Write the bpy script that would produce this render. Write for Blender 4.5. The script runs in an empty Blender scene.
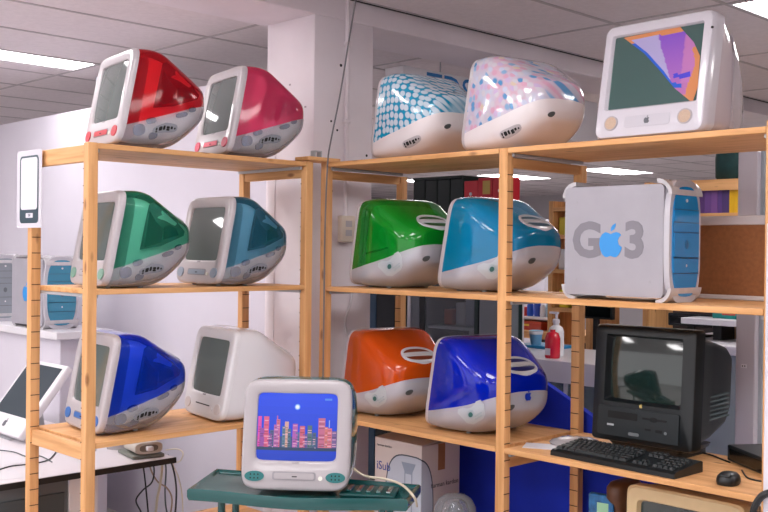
import bpy, bmesh, math, random
from mathutils import Vector, Matrix
random.seed(7)
S = bpy.context.scene
COL = S.collection
PI = math.pi

# ------------------------------------------------------------------ camera
CAM = Vector((3.5483, -1.8765, 1.7133)); FPX = 1006.13
YAW, PITCH, ROLL = (math.radians(a) for a in (45.7075, -0.3181, 0.6642))
FWD = Vector((-math.sin(YAW)*math.cos(PITCH), math.cos(YAW)*math.cos(PITCH), math.sin(PITCH)))
RGT = Vector((math.cos(YAW), math.sin(YAW), 0)); UPV = RGT.cross(FWD)
cd = bpy.data.cameras.new('camera'); cam = bpy.data.objects.new('camera', cd); COL.objects.link(cam)
c_, s_ = math.cos(ROLL), math.sin(ROLL)
cr = RGT*c_ + UPV*s_; cu = UPV*c_ - RGT*s_
M = Matrix((cr, cu, -FWD)).transposed().to_4x4(); M.translation = CAM
cam.matrix_world = M
cd.sensor_width = 36; cd.lens = 36*FPX/768; cd.clip_start = .05; cd.clip_end = 80
S.camera = cam

def at(px, py, ax, v):
    X, Y = px-384, py-256
    x = c_*X + s_*Y; y = -s_*X + c_*Y
    d = FWD + RGT*(x/FPX) - UPV*(y/FPX)
    i = 'xyz'.index(ax)
    return CAM + d*((v-CAM[i])/d[i])

# ------------------------------------------------------------------ world + exposure
W = bpy.data.worlds.new('world'); S.world = W; W.use_nodes = True
bg = W.node_tree.nodes['Background']; bg.inputs[0].default_value = (1.0, .96, .98, 1); bg.inputs[1].default_value = 1.3
S.view_settings.view_transform = 'Standard'; S.view_settings.look = 'None'
S.view_settings.gamma = 1; S.view_settings.exposure = 0.24; S.view_settings.use_curve_mapping = False
LAMP = 12.5          # brightness of the ceiling panels

# ------------------------------------------------------------------ materials
def lin(c): return tuple(((v/12.92) if v <= .04045 else ((v+.055)/1.055)**2.4) for v in c)
def hexc(h): return lin(tuple(int(h[i:i+2], 16)/255 for i in (0, 2, 4)))
MATS = {}
def mat(name, col, rough=.5, metal=0, spec=.5, var=0, vscale=20, bump=0, bscale=200, coat=0, emit=0, trans=0, alpha=1, stretch=(1,1,1), sss=0):
    if name in MATS: return MATS[name]
    col = hexc(col) if isinstance(col, str) else col
    m = bpy.data.materials.new(name); m.use_nodes = True; nt = m.node_tree; N = nt.nodes; L = nt.links
    b = N['Principled BSDF']
    b.inputs['Base Color'].default_value = (*col, 1); b.inputs['Roughness'].default_value = rough
    b.inputs['Metallic'].default_value = metal; b.inputs['Specular IOR Level'].default_value = spec
    b.inputs['Coat Weight'].default_value = coat; b.inputs['Transmission Weight'].default_value = trans; b.inputs['Alpha'].default_value = alpha
    if emit:
        b.inputs['Emission Color'].default_value = (*col, 1); b.inputs['Emission Strength'].default_value = emit
    if var or bump:
        tc = N.new('ShaderNodeTexCoord'); mp = N.new('ShaderNodeMapping'); mp.inputs['Scale'].default_value = stretch
        L.new(tc.outputs['Object'], mp.inputs['Vector'])
    if var:
        n = N.new('ShaderNodeTexNoise'); n.inputs['Scale'].default_value = vscale; n.inputs['Detail'].default_value = 4
        L.new(mp.outputs[0], n.inputs['Vector'])
        r = N.new('ShaderNodeValToRGB'); r.color_ramp.elements[0].position = .3; r.color_ramp.elements[1].position = .7
        r.color_ramp.elements[0].color = (*[max(0, v*(1-var)) for v in col], 1); r.color_ramp.elements[1].color = (*[min(1, v*(1+var*.6)) for v in col], 1)
        L.new(n.outputs['Fac'], r.inputs[0]); L.new(r.outputs[0], b.inputs['Base Color'])
    if bump:
        n2 = N.new('ShaderNodeTexNoise'); n2.inputs['Scale'].default_value = bscale; L.new(mp.outputs[0], n2.inputs['Vector'])
        bp = N.new('ShaderNodeBump'); bp.inputs['Strength'].default_value = bump; bp.inputs['Distance'].default_value = .002
        L.new(n2.outputs['Fac'], bp.inputs['Height']); L.new(bp.outputs[0], b.inputs['Normal'])
    MATS[name] = m; return m

def wood(name, axis, base='e3ae78', dark='cb935c'):
    if name in MATS: return MATS[name]
    m = mat(name, base, .5, spec=.35); nt = m.node_tree; N = nt.nodes; L = nt.links; b = N['Principled BSDF']
    tc = N.new('ShaderNodeTexCoord'); mp = N.new('ShaderNodeMapping')
    sc = [26, 26, 26]; sc[axis] = 1.6; mp.inputs['Scale'].default_value = sc
    oi = N.new('ShaderNodeObjectInfo'); ad = N.new('ShaderNodeVectorMath'); ad.operation = 'ADD'
    ml = N.new('ShaderNodeMath'); ml.operation = 'MULTIPLY'; ml.inputs[1].default_value = 9
    L.new(oi.outputs['Random'], ml.inputs[0]); L.new(tc.outputs['Object'], ad.inputs[0]); L.new(ml.outputs[0], ad.inputs[1]); L.new(ad.outputs[0], mp.inputs[0])
    n = N.new('ShaderNodeTexNoise'); n.inputs['Scale'].default_value = 1.4; n.inputs['Detail'].default_value = 5; n.inputs['Distortion'].default_value = .6
    L.new(mp.outputs[0], n.inputs[0])
    r = N.new('ShaderNodeValToRGB'); r.color_ramp.elements[0].position = .32; r.color_ramp.elements[1].position = .62
    r.color_ramp.elements[0].color = (*hexc(dark), 1); r.color_ramp.elements[1].color = (*hexc(base), 1)
    L.new(n.outputs[0], r.inputs[0])
    # knots
    v = N.new('ShaderNodeTexVoronoi'); v.inputs['Scale'].default_value = 1.0
    mp2 = N.new('ShaderNodeMapping'); s2 = [14, 14, 14]; s2[axis] = 5; mp2.inputs['Scale'].default_value = s2
    L.new(ad.outputs[0], mp2.inputs[0]); L.new(mp2.outputs[0], v.inputs['Vector'])
    r2 = N.new('ShaderNodeValToRGB'); r2.color_ramp.elements[0].position = .07; r2.color_ramp.elements[1].position = .16
    r2.color_ramp.elements[0].color = (.35, .25, .2, 1); r2.color_ramp.elements[1].color = (1, 1, 1, 1)
    L.new(v.outputs['Distance'], r2.inputs[0])
    mx = N.new('ShaderNodeMix'); mx.data_type = 'RGBA'; mx.blend_type = 'MULTIPLY'; mx.inputs[0].default_value = .8
    L.new(r.outputs[0], mx.inputs[6]); L.new(r2.outputs[0], mx.inputs[7]); L.new(mx.outputs[2], b.inputs['Base Color'])
    return m

def shell(name, tint, body, seethru=.5, rough=.07):
    """translucent glossy coloured plastic: a tinted clear share plus a coloured body share"""
    if name in MATS: return MATS[name]
    m = mat(name, body, rough, spec=.6, coat=.6); nt = m.node_tree; N = nt.nodes; L = nt.links; b = N['Principled BSDF']
    b.inputs['Coat Roughness'].default_value = .04
    t = N.new('ShaderNodeBsdfTransparent'); t.inputs[0].default_value = (*hexc(tint), 1)
    lw = N.new('ShaderNodeFresnel'); lw.inputs['IOR'].default_value = 1.4
    mr = N.new('ShaderNodeMapRange'); mr.inputs['From Min'].default_value = 0; mr.inputs['From Max'].default_value = .6
    mr.inputs['To Min'].default_value = 1-seethru; mr.inputs['To Max'].default_value = 1
    L.new(lw.outputs[0], mr.inputs['Value'])
    mx = N.new('ShaderNodeMixShader'); L.new(mr.outputs[0], mx.inputs[0]); L.new(t.outputs[0], mx.inputs[1]); L.new(b.outputs[0], mx.inputs[2])
    L.new(mx.outputs[0], N['Material Output'].inputs['Surface'])
    return m

def dots_mat():
    m = mat('dalmatian_plastic', '1fa0c4', .12, coat=.6); nt = m.node_tree; N = nt.nodes; L = nt.links; b = N['Principled BSDF']
    tc = N.new('ShaderNodeTexCoord'); v = N.new('ShaderNodeTexVoronoi'); v.inputs['Scale'].default_value = 31; v.inputs['Randomness'].default_value = .35
    sx_ = N.new('ShaderNodeSeparateXYZ'); L.new(tc.outputs['Object'], sx_.inputs[0]); mm = N.new('ShaderNodeMath'); mm.operation = 'MULTIPLY_ADD'; mm.inputs[1].default_value = -.75; L.new(sx_.outputs[0], mm.inputs[0]); L.new(sx_.outputs[2], mm.inputs[2])
    cb = N.new('ShaderNodeCombineXYZ'); L.new(sx_.outputs[1], cb.inputs[0]); L.new(mm.outputs[0], cb.inputs[1]); v.voronoi_dimensions = '2D'; L.new(cb.outputs[0], v.inputs['Vector'])
    r = N.new('ShaderNodeValToRGB'); e = r.color_ramp.elements; e[0].position = .36; e[0].color = (*hexc('c3d7e4'), 1); e[1].position = .50; e[1].color = (*hexc('0a8cb4'), 1)
    L.new(v.outputs['Distance'], r.inputs[0])
    n = N.new('ShaderNodeTexNoise'); n.inputs['Scale'].default_value = 7; n.inputs['Detail'].default_value = 1; L.new(tc.outputs['Object'], n.inputs['Vector'])
    r2 = N.new('ShaderNodeValToRGB'); r2.color_ramp.elements[0].position = .50; r2.color_ramp.elements[1].position = .68
    r2.color_ramp.elements[0].color = (0, 0, 0, 1); r2.color_ramp.elements[1].color = (.75, .75, .75, 1); L.new(n.outputs[0], r2.inputs[0])
    mx = N.new('ShaderNodeMix'); mx.data_type = 'RGBA'; L.new(r2.outputs[0], mx.inputs[0]); L.new(r.outputs[0], mx.inputs[6]); mx.inputs[7].default_value = (*hexc('a9c6d8'), 1)
    L.new(mx.outputs[2], b.inputs['Base Color']); return m
def flower_mat():
    m = mat('flower_plastic', 'dcd6e4', .1, coat=.8); nt = m.node_tree; N = nt.nodes; L = nt.links; b = N['Principled BSDF']
    tc = N.new('ShaderNodeTexCoord'); v = N.new('ShaderNodeTexVoronoi'); v.inputs['Scale'].default_value = 36
    sx_ = N.new('ShaderNodeSeparateXYZ'); L.new(tc.outputs['Object'], sx_.inputs[0]); mm = N.new('ShaderNodeMath'); mm.operation = 'MULTIPLY_ADD'; mm.inputs[1].default_value = -.75; L.new(sx_.outputs[0], mm.inputs[0]); L.new(sx_.outputs[2], mm.inputs[2])
    cb = N.new('ShaderNodeCombineXYZ'); L.new(sx_.outputs[1], cb.inputs[0]); L.new(mm.outputs[0], cb.inputs[1]); v.voronoi_dimensions = '2D'; L.new(cb.outputs[0], v.inputs['Vector'])
    sp = N.new('ShaderNodeSeparateColor'); L.new(v.outputs['Color'], sp.inputs[0])
    r = N.new('ShaderNodeValToRGB'); r.color_ramp.interpolation = 'CONSTANT'; e = r.color_ramp.elements
    e[0].position = 0; e[0].color = (*hexc('cdc9d4'), 1); e[1].position = .3; e[1].color = (*hexc('d4a4bc'), 1)
    for p, c in ((.48, 'c3cae0'), (.62, '5a98cc'), (.76, 'c8b2d6'), (.88, 'd6c6b0'), (.93, '8ab2d8')):
        x = e.new(p); x.color = (*hexc(c), 1)
    L.new(sp.outputs[0], r.inputs[0])
    r2 = N.new('ShaderNodeValToRGB'); r2.color_ramp.elements[0].position = .30; r2.color_ramp.elements[1].position = .6
    r2.color_ramp.elements[0].color = (0, 0, 0, 1); r2.color_ramp.elements[1].color = (1, 1, 1, 1); L.new(v.outputs['Distance'], r2.inputs[0])
    n = N.new('ShaderNodeTexNoise'); n.inputs['Scale'].default_value = 9; L.new(tc.outputs['Object'], n.inputs['Vector'])
    r3 = N.new('ShaderNodeValToRGB'); r3.color_ramp.elements[0].color = (*hexc('c0c6da'), 1); r3.color_ramp.elements[1].color = (*hexc('d4b2c4'), 1)
    r3.color_ramp.elements[0].position = .4; r3.color_ramp.elements[1].position = .6; L.new(n.outputs[0], r3.inputs[0])
    mx = N.new('ShaderNodeMix'); mx.data_type = 'RGBA'; L.new(r2.outputs[0], mx.inputs[0]); L.new(r.outputs[0], mx.inputs[6]); L.new(r3.outputs[0], mx.inputs[7])
    L.new(mx.outputs[2], b.inputs['Base Color']); return m
def attr_mat(name, emit=0, rough=.5):
    m = mat(name, 'ffffff', rough); nt = m.node_tree; N = nt.nodes; L = nt.links; b = N['Principled BSDF']
    a = N.new('ShaderNodeAttribute'); a.attribute_name = 'Col'; L.new(a.outputs['Color'], b.inputs['Base Color'])
    if emit:
        L.new(a.outputs['Color'], b.inputs['Emission Color']); b.inputs['Emission Strength'].default_value = emit
        b.inputs['Base Color'].default_value = (0, 0, 0, 1); nt.links.remove(b.inputs['Base Color'].links[0])
    return m

WX, WY, WZ = wood('pine_along_x', 0), wood('pine_along_y', 1), wood('pine_along_z', 2)
m_wall = mat('white_paint', 'd2cdd8', .7, var=.03, vscale=3, bump=.1, bscale=60)
m_pillar = mat('pillar_paint', 'eae2e8', .65, var=.05, vscale=4, bump=.25, bscale=40)
m_white = mat('white_plastic', 'dcd9de', .3, coat=.2)
m_bezel = mat('pale_grey_plastic', 'b8b2b7', .3, coat=.25)
m_snow = shell('snow_plastic', 'f2f2f6', 'e6e3e8', .12, .15)
m_snowbezel = mat('snow_bezel', 'dcdade', .28, coat=.3)
m_dark = mat('black_rubber', '16181a', .5)
m_hole = mat('dark_hole', '0e1012', .8)
m_metal = mat('zinc_metal', 'b4b6bb', .35, metal=.25)
m_screen = mat('dark_screen_glass', '5a6765', .06, spec=.7, coat=.5)
m_notch = mat('notch_dark', '3c2415', .9)
m_frost = shell('frosted_clear_plastic', 'f6f7fc', 'e6e5ee', .55, .12)
m_frost2 = shell('clear_case_plastic', 'f8f9fc', 'e4e4ee', .78, .1)
m_frostwhite = mat('white_lower_plastic', 'e4dcde', .22, coat=.5)
m_innermot = mat('inner_mottled', 'b4b9c6', .5, var=.55, vscale=22)
m_inner = mat('inner_chassis', 'a9abb2', .45, metal=.3, var=.9, vscale=14)
m_innerdark = mat('inner_chassis_dark', '5a5c62', .3, metal=.5, var=.95, vscale=11)
m_innerlite = mat('inner_shield_light', 'e6e6ea', .5, var=.10, vscale=6)

# ------------------------------------------------------------------ mesh helpers
class MB:
    def __init__(s): s.v = []; s.f = []; s.c = []
    def add(s, vs, fs, col=None):
        o = len(s.v); s.v += [tuple(v) for v in vs]; s.f += [tuple(i+o for i in f) for f in fs]; s.c += [col]*len(fs); return s
    def box(s, a, b, col=None, rot=None, piv=None):
        (x0, y0, z0), (x1, y1, z1) = a, b
        vs = [Vector(p) for p in ((x0,y0,z0),(x1,y0,z0),(x1,y1,z0),(x0,y1,z0),(x0,y0,z1),(x1,y0,z1),(x1,y1,z1),(x0,y1,z1))]
        if rot: pv = Vector(piv or (0,0,0)); vs = [rot @ (v-pv) + pv for v in vs]
        return s.add(vs, [(0,3,2,1),(4,5,6,7),(0,1,5,4),(1,2,6,5),(2,3,7,6),(3,0,4,7)], col)
    def bbox(s, a, b, r=.004, seg=2, rot=None, piv=None):
        bm = bmesh.new(); bmesh.ops.create_cube(bm, size=1)
        sx, sy, sz = (b[i]-a[i] for i in range(3))
        for v in bm.verts: v.co = Vector((v.co.x*sx+(a[0]+b[0])/2, v.co.y*sy+(a[1]+b[1])/2, v.co.z*sz+(a[2]+b[2])/2))
        bmesh.ops.bevel(bm, geom=bm.edges[:], offset=min(r, min(sx, sy, sz)*.49), segments=seg, affect='EDGES', profile=.5)
        bm.verts.index_update(); vs = [v.co.copy() for v in bm.verts]; fs = [tuple(v.index for v in f.verts) for f in bm.faces]; bm.free()
        if rot: pv = Vector(piv or (0,0,0)); vs = [rot @ (v-pv) + pv for v in vs]
        return s.add(vs, fs)
    def prism(s, pts, fn0, fn1, col=None):
        n = len(pts); vs = [fn0(p) for p in pts] + [fn1(p) for p in pts]
        fs = [tuple(range(n))[::-1], tuple(range(n, 2*n))] + [(i, (i+1) % n, n+(i+1) % n, n+i) for i in range(n)]
        return s.add(vs, fs, col)
    def extz(s, pts, z0, z1, col=None): return s.prism(pts, lambda p: (p[0], p[1], z0), lambda p: (p[0], p[1], z1), col)
    def exty(s, pts, y0, y1, col=None): return s.prism(pts, lambda p: (p[0], y0, p[1]), lambda p: (p[0], y1, p[1]), col)
    def extx(s, pts, x0, x1, col=None): return s.prism(pts, lambda p: (x0, p[0], p[1]), lambda p: (x1, p[0], p[1]), col)
    def loft(s, rings, closed=True, cap0=False, cap1=False):
        n = len(rings[0]); vs = [v for r in rings for v in r]; fs = []
        for i in range(len(rings)-1):
            for j in range(n if closed else n-1):
                k = (j+1) % n; fs.append((i*n+j, i*n+k, (i+1)*n+k, (i+1)*n+j))
        if cap0: fs.append(tuple(range(n))[::-1])
        if cap1: fs.append(tuple((len(rings)-1)*n+j for j in range(n)))
        return s.add(vs, fs)
    def lathe(s, prof, c=(0,0,0), n=20, axis='z', cap=True):
        rings = []
        for r, h in prof:
            ring = []
            for j in range(n):
                a = 2*PI*j/n; x, y = r*math.cos(a), r*math.sin(a)
                p = (x, y, h) if axis == 'z' else ((x, h, y) if axis == 'y' else (h, x, y))
                ring.append((p[0]+c[0], p[1]+c[1], p[2]+c[2]))
            rings.append(ring)
        return s.loft(rings, True, cap, cap)
    def tube(s, pts, r, n=8, smooth=6, closed=False):
        pts = [Vector(p) for p in pts]
        if smooth and len(pts) > 2: pts = catmull(pts, smooth)
        rings = []; up = Vector((0, 0, 1)); prev = None
        for i, p in enumerate(pts):
            t = (pts[min(i+1, len(pts)-1)] - pts[max(i-1, 0)]).normalized()
            if prev is None:
                a = t.cross(up)
                if a.length < .05: a = t.cross(Vector((1, 0, 0)))
            else: a = prev - t*prev.dot(t)
            a.normalize(); prev = a; b = t.cross(a)
            rr = r(i/(len(pts)-1)) if callable(r) else r
            rings.append([p + a*(rr*math.cos(2*PI*j/n)) + b*(rr*math.sin(2*PI*j/n)) for j in range(n)])
        return s.loft(rings, True, True, True)
    def build(s, name, m, parent=None, smooth=False, angle=40, loc=None):
        me = bpy.data.meshes.new(name); me.from_pydata(s.v, [], s.f); me.validate()
        if isinstance(m, (list, tuple)):
            for k in m: me.materials.append(k)
        else: me.materials.append(m)
        if any(c is not None for c in s.c):
            ca = me.color_attributes.new('Col', 'FLOAT_COLOR', 'CORNER')
            for p in me.polygons:
                col = s.c[p.index] or (1, 1, 1)
                for li in p.loop_indices: ca.data[li].color = (*col, 1)
        bm = bmesh.new(); bm.from_mesh(me); bmesh.ops.remove_doubles(bm, verts=bm.verts, dist=1e-6); bmesh.ops.recalc_face_normals(bm, faces=bm.faces); bm.to_mesh(me); bm.free()
        if smooth:
            me.shade_smooth(); me.set_sharp_from_angle(angle=math.radians(angle))
        o = bpy.data.objects.new(name, me); COL.objects.link(o)
        if parent: o.parent = parent
        if loc: o.location = loc
        return o
def catmull(P, k):
    out = []
    for i in range(len(P)-1):
        p0, p1, p2, p3 = P[max(i-1, 0)], P[i], P[i+1], P[min(i+2, len(P)-1)]
        for j in range(k):
            t = j/k
            out.append(.5*((2*p1)+(p2-p0)*t+(2*p0-5*p1+4*p2-p3)*t*t+(3*p1-p0-3*p2+p3)*t**3))
    out.append(P[-1]); return out
def rring(y, w, z0, z1, r, k=0, m=6):
    return [(x, y+k*z, z) for x, z in rrect(-w, z0, w, z1, r, m)]
def ell(cx, cy, rx, ry, n=24, p=2, rot=0):
    out = []
    for j in range(n):
        a = 2*PI*j/n; c, s = math.cos(a), math.sin(a)
        x = rx*math.copysign(abs(c)**(2/p), c); y = ry*math.copysign(abs(s)**(2/p), s)
        out.append((cx+x*math.cos(rot)-y*math.sin(rot), cy+x*math.sin(rot)+y*math.cos(rot)))
    return out
def rrect(x0, y0, x1, y1, r, k=4):
    out = []
    for cx, cy, a0 in ((x1-r, y1-r, 0), (x0+r, y1-r, 90), (x0+r, y0+r, 180), (x1-r, y0+r, 270)):
        for j in range(k+1):
            a = math.radians(a0+90*j/k); out.append((cx+r*math.cos(a), cy+r*math.sin(a)))
    return out
def tag(o, label=None, cat=None, group=None, kind=None):
    if label: o['label'] = label
    if cat: o['category'] = cat
    if group: o['group'] = group
    if kind: o['kind'] = kind
    return o
def thing(name, label, cat, loc=(0, 0, 0), rz=0, group=None):
    o = bpy.data.objects.new(name, None); COL.objects.link(o); o.empty_display_size = .05
    o.location = loc; o.rotation_euler = (0, 0, math.radians(rz)); return tag(o, label, cat, group)
def struct(o): o['kind'] = 'structure'; return o
def text_mesh(txt, size, mt, name, parent, loc, rot, depth=.0006, align='CENTER', sx=1, bold=0):
    cu_ = bpy.data.curves.new(name, 'FONT'); cu_.body = txt; cu_.size = size; cu_.extrude = depth; cu_.align_x = align; cu_.align_y = 'CENTER'; cu_.resolution_u = 3; cu_.offset = bold
    t = bpy.data.objects.new(name+'_tmp', cu_); COL.objects.link(t)
    dg = bpy.context.evaluated_depsgraph_get(); me = bpy.data.meshes.new_from_object(t.evaluated_get(dg))
    bpy.data.objects.remove(t); bpy.data.curves.remove(cu_)
    me.name = name; me.materials.clear(); me.materials.append(mt)
    o = bpy.data.objects.new(name, me); COL.objects.link(o); o.parent = parent; o.location = loc; o.rotation_euler = rot; o.scale = (sx, 1, 1); return o
APPLE = [(0,.30),(.10,.345),(.22,.375),(.34,.345),(.42,.27),(.33,.19),(.285,.07),(.32,-.06),(.45,-.16),(.40,-.30),(.31,-.43),(.22,-.5),(.12,-.495),(0,-.455),(-.12,-.495),(-.22,-.5),(-.32,-.42),(-.42,-.25),(-.465,-.05),(-.44,.16),(-.35,.3),(-.22,.375),(-.10,.345)]
LEAF = [(.0,.40),(.01,.52),(.08,.62),(.19,.68),(.19,.58),(.13,.47)]
def copy_tree(o, parent=None):
    c = o.copy(); COL.objects.link(c); c.parent = parent
    for ch in list(o.children): copy_tree(ch, c)
    return c

# ================================================================== THE SETTING
CEIL = 2.96
fl = MB().box((-14, -9, -.05), (10, 17, 0)).build('floor', mat('grey_floor', 'c6c0bf', .45, var=.1, vscale=2)); struct(fl)
m_tile = mat('ceiling_tile_mineral', 'e6dde0', .9, var=.05, vscale=30, bump=.5, bscale=260)
m_grid = mat('ceiling_grid_metal', 'bdb5b8', .6)
ceil = MB().box((-14, -9, CEIL+.006), (10, 17, CEIL+.08)).build('ceiling', mat('ceiling_backing', '6c686a', .9)); struct(ceil)
GX, GY, DX, DY = -2.69, 1.50, .64, 1.30
tile_me = MB().bbox((.008, .008, -.012), (DX-.008, DY-.008, 0), .003, 1).build('ceiling_tile', m_tile)
tme = tile_me.data; bpy.data.objects.remove(tile_me)
LIGHTS = {(-1, -1), (-1, -3), (6, 1), (6, -6), (2, -2), (2, -4), (2, -6), (6, -2), (10, -2), (8, -4), (4, -4), (-2, -3), (-2, -5), (10, 1), (10, -1), (10, -4), (1, 4), (-2, 3), (0, 3), (-5, 1), (-7, 3), (-7, 7), (-10, 7), (-4, 7)}
for i in range(-17, 19):
    for j in range(-8, 12):
        x, y = GX+i*DX, GY+j*DY
        if (i, j) in LIGHTS: continue
        near = (-6 <= i <= 8 and -1 <= j <= 5)
        if not near: continue
        if x > -.66 and x < -.1 and j > -3: pass
        o = bpy.data.objects.new('ceiling_tile', tme); COL.objects.link(o); o.location = (x, y, CEIL+.006); o.parent = ceil
mb = MB()
for i in range(-17, 19):
    for j in range(-8, 12):
        if (i, j) in LIGHTS or (-6 <= i <= 8 and -1 <= j <= 5): continue
        x, y = GX+i*DX, GY+j*DY
        mb.box((x+.008, y+.008, CEIL-.006), (x+DX-.008, y+DY-.008, CEIL+.006))
far = mb.build('far_ceiling_tiles', m_tile, ceil); far['kind'] = 'stuff'
mb = MB()
for i in range(-17, 20): mb.box((GX+i*DX-.011, -8.9, CEIL-.010), (GX+i*DX+.011, 16.9, CEIL+.0062))
for j in range(-8, 13): mb.box((-13.9, GY+j*DY-.011, CEIL-.0101), (9.9, GY+j*DY+.011, CEIL+.0061))
mb.build('ceiling_grid', m_grid, ceil)
# lamps in the grid: a few seen, the rest added unseen for brightness
m_diff = bpy.data.materials.new('lamp_diffuser'); m_diff.use_nodes = True
b = m_diff.node_tree.nodes['Principled BSDF']; b.inputs['Emission Color'].default_value = (1, .97, .97, 1); b.inputs['Emission Strength'].default_value = LAMP
for n, (i, j) in enumerate(sorted(LIGHTS)):
    x, y = GX+i*DX, GY+j*DY
    w = .34 if i == -1 else DX-.02
    lab = {(-1, -1): 'narrow glowing ceiling light panel above the white partition at left', (6, 1): 'bright ceiling light panel in the upper right corner', (-7, 7): 'far ceiling light strip seen above the red cartons', (-10, 7): 'far ceiling light strip seen above the black crates', (-4, 7): 'far ceiling light strip seen above the frosted tower computer'}.get((i, j), 'ceiling light panel added unseen to the tile grid to brighten the room')
    t = thing('seen_or_added_ceiling_light', lab, 'light', (x, y, CEIL-.012), 0, 'seen and added ceiling light panels')
    x0 = .3 if i == -1 else .01
    fr = MB()
    for a, c in (((x0, .01, 0), (x0+w, .03, .012)), ((x0, DY-.03, 0), (x0+w, DY-.01, .012)), ((x0, .03, 0), (x0+.015, DY-.03, .012)), ((x0+w-.015, .03, 0), (x0+w, DY-.03, .012))): fr.box(a, c)
    fr.build('frame', m_white, t)
    MB().box((x0+.015, .03, .004), (x0+w-.015, DY-.03, .010)).build('diffuser', m_diff, t)
    if i == -1: MB().box((.0, .01, .004), (.295, DY-.01, .014)).build('filler_strip', m_tile, t)

# partition, pillar, beam, far walls
wl = MB().box((-9, 1.45, 0), (-.52, 1.55, 2.655)).build('wall_left', m_wall); struct(wl)
pi_ = MB().bbox((-.52, 1.25, 0), (-.15, 1.64, 2.846), .006).build('pillar', m_pillar, smooth=True); struct(pi_)
MB().box((-.497, 1.246, 0), (-.44, 1.25, 2.2)).build('corner_strip', m_pillar, pi_)
for (yy, zz, r) in ((1.42, 2.62, .008), (1.36, 2.34, .006), (1.60, 2.19, .007), (1.40, 2.30, .006), (1.37, 2.0, .006)):
    MB().lathe([(r, -.149), (r*.9, -.1475)], (0, yy, zz), 10, 'x').build('screw_hole', m_hole, pi_)
for (xx, zz) in ((-.30, 2.30), (-.34, 2.52), (-.22, 2.40)):
    MB().box((xx, 1.2485, zz), (xx+.014, 1.2502, zz+.008)).build('plaster_chip', mat('chip', 'a59aa0', .8), pi_)
bm_ = MB().bbox((-.55, -9, 2.845), (-.15, 17, CEIL-.004), .005).build('ceiling_beam', m_pillar); struct(bm_)
MB().box((-.149, -9, CEIL-.011), (-.13, 17, CEIL-.003)).build('shadow_gap', m_hole, bm_)
wb = MB().box((-14, 16, 0), (10, 16.1, CEIL)).build('wall_back', mat('far_wall', 'c9c3c8', .8)); struct(wb)
wr = MB().box((9.9, -9, 0), (10, 16, CEIL)).build('wall_right', mat('far_wall', 'c9c3c8', .8)); struct(wr)
wf = MB().box((-14, -9, 0), (-13.9, 16, CEIL)).build('wall_far_left', mat('far_wall', 'c9c3c8', .8)); struct(wf)
# conduit and switch box on pillar
t = thing('electrical_conduit', 'white vertical cable conduit running down the pillar', 'conduit', (-.142, 1.455, 0))
MB().tube([(0, 0, 1.75), (0, 0, 2.96)], .011, 10, 0).build('pipe', m_pillar, t, True)
for z in (2.34, 2.72): MB().bbox((-.008, -.02, z), (.012, .02, z+.018), .003).build('clip', m_pillar, t)
q = at(344, 228, 'x', -.15)
t = thing('wall_outlet', 'cream outlet box on the pillar beside the green computer', 'outlet', (-.15, q.y, q.z-.07))
MB().bbox((0, -.045, 0), (.035, .045, .13), .006).build('body', mat('cream_plastic', 'd8cbbd', .4), t, True)
MB().box((.035, -.02, .03), (.037, .02, .06)).build('socket', m_bezel, t); MB().box((.035, -.02, .075), (.037, .02, .105)).build('socket', m_bezel, t)
# black cable down from the ceiling
P = [at(356, -2, 'x', .02), at(349, 40, 'x', .02), at(340, 95, 'x', .02), at(331, 140, 'x', .03), at(327, 165, 'x', .035), at(324, 230, 'x', .035), at(323, 300, 'x', .035), at(322, 420, 'x', .035)]
P = [Vector((-.10+.05*min(1, i/3), p.y if i < 3 else p.y, p.z)) for i, p in enumerate(P)]
P = [at(a, b_, 'y', 1.19) for a, b_ in ((356, -2), (349, 40), (340, 95), (331, 140), (327.5, 165), (325, 230), (324, 300), (322.5, 420))]
tag(MB().tube(P, .004, 6, 4).build('hanging_cable', mat('grey_cable', '6c6a70', .5), None, True), 'thin dark cable slanting down across the pillar to the corner posts', 'cable')
P = [at(a, b_, 'x', -.1435) for a, b_ in ((352, 292), (350, 305), (346, 316), (345, 326), (349, 340), (351, 352), (349, 420))]
tag(MB().tube(P, .006, 6, 4).build('white_cable', m_white, None, True), 'white cable hanging on the pillar behind the orange computer', 'cable')

# ================================================================== SHELVING
TH = .021
def notches(post, face, n0, n1, x0, x1, y0, y1):
    mb = MB(); z = n0
    while z < n1:
        if 'x' in face: mb.box((x1-.0005, y0+.002, z), (x1+.0006, y1-.002, z+.0035))
        if 'y' in face: mb.box((x0+.002, y0-.0006, z), (x1-.002, y0+.0005, z+.0035))
        if 'l' in face: mb.box((x0-.0006, y0-.0005, z), (x0+.006, y0+.03, z+.003))
        z += .066
    o = mb.build('peg_slots', m_notch, post); o['kind'] = 'stuff'
def post(par, x0, x1, y0, y1, top, face):
    p = MB().bbox((x0, y0, 0), (x1, y1, top), .003, 1).build('post', WZ, par)
    notches(p, face, .10, top-.08, x0, x1, y0, y1); return p
def bracket(par, a, b):
    o = MB().bbox(a, b, .002, 1).build('shelf_bracket', m_metal, par)
    return o
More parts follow.
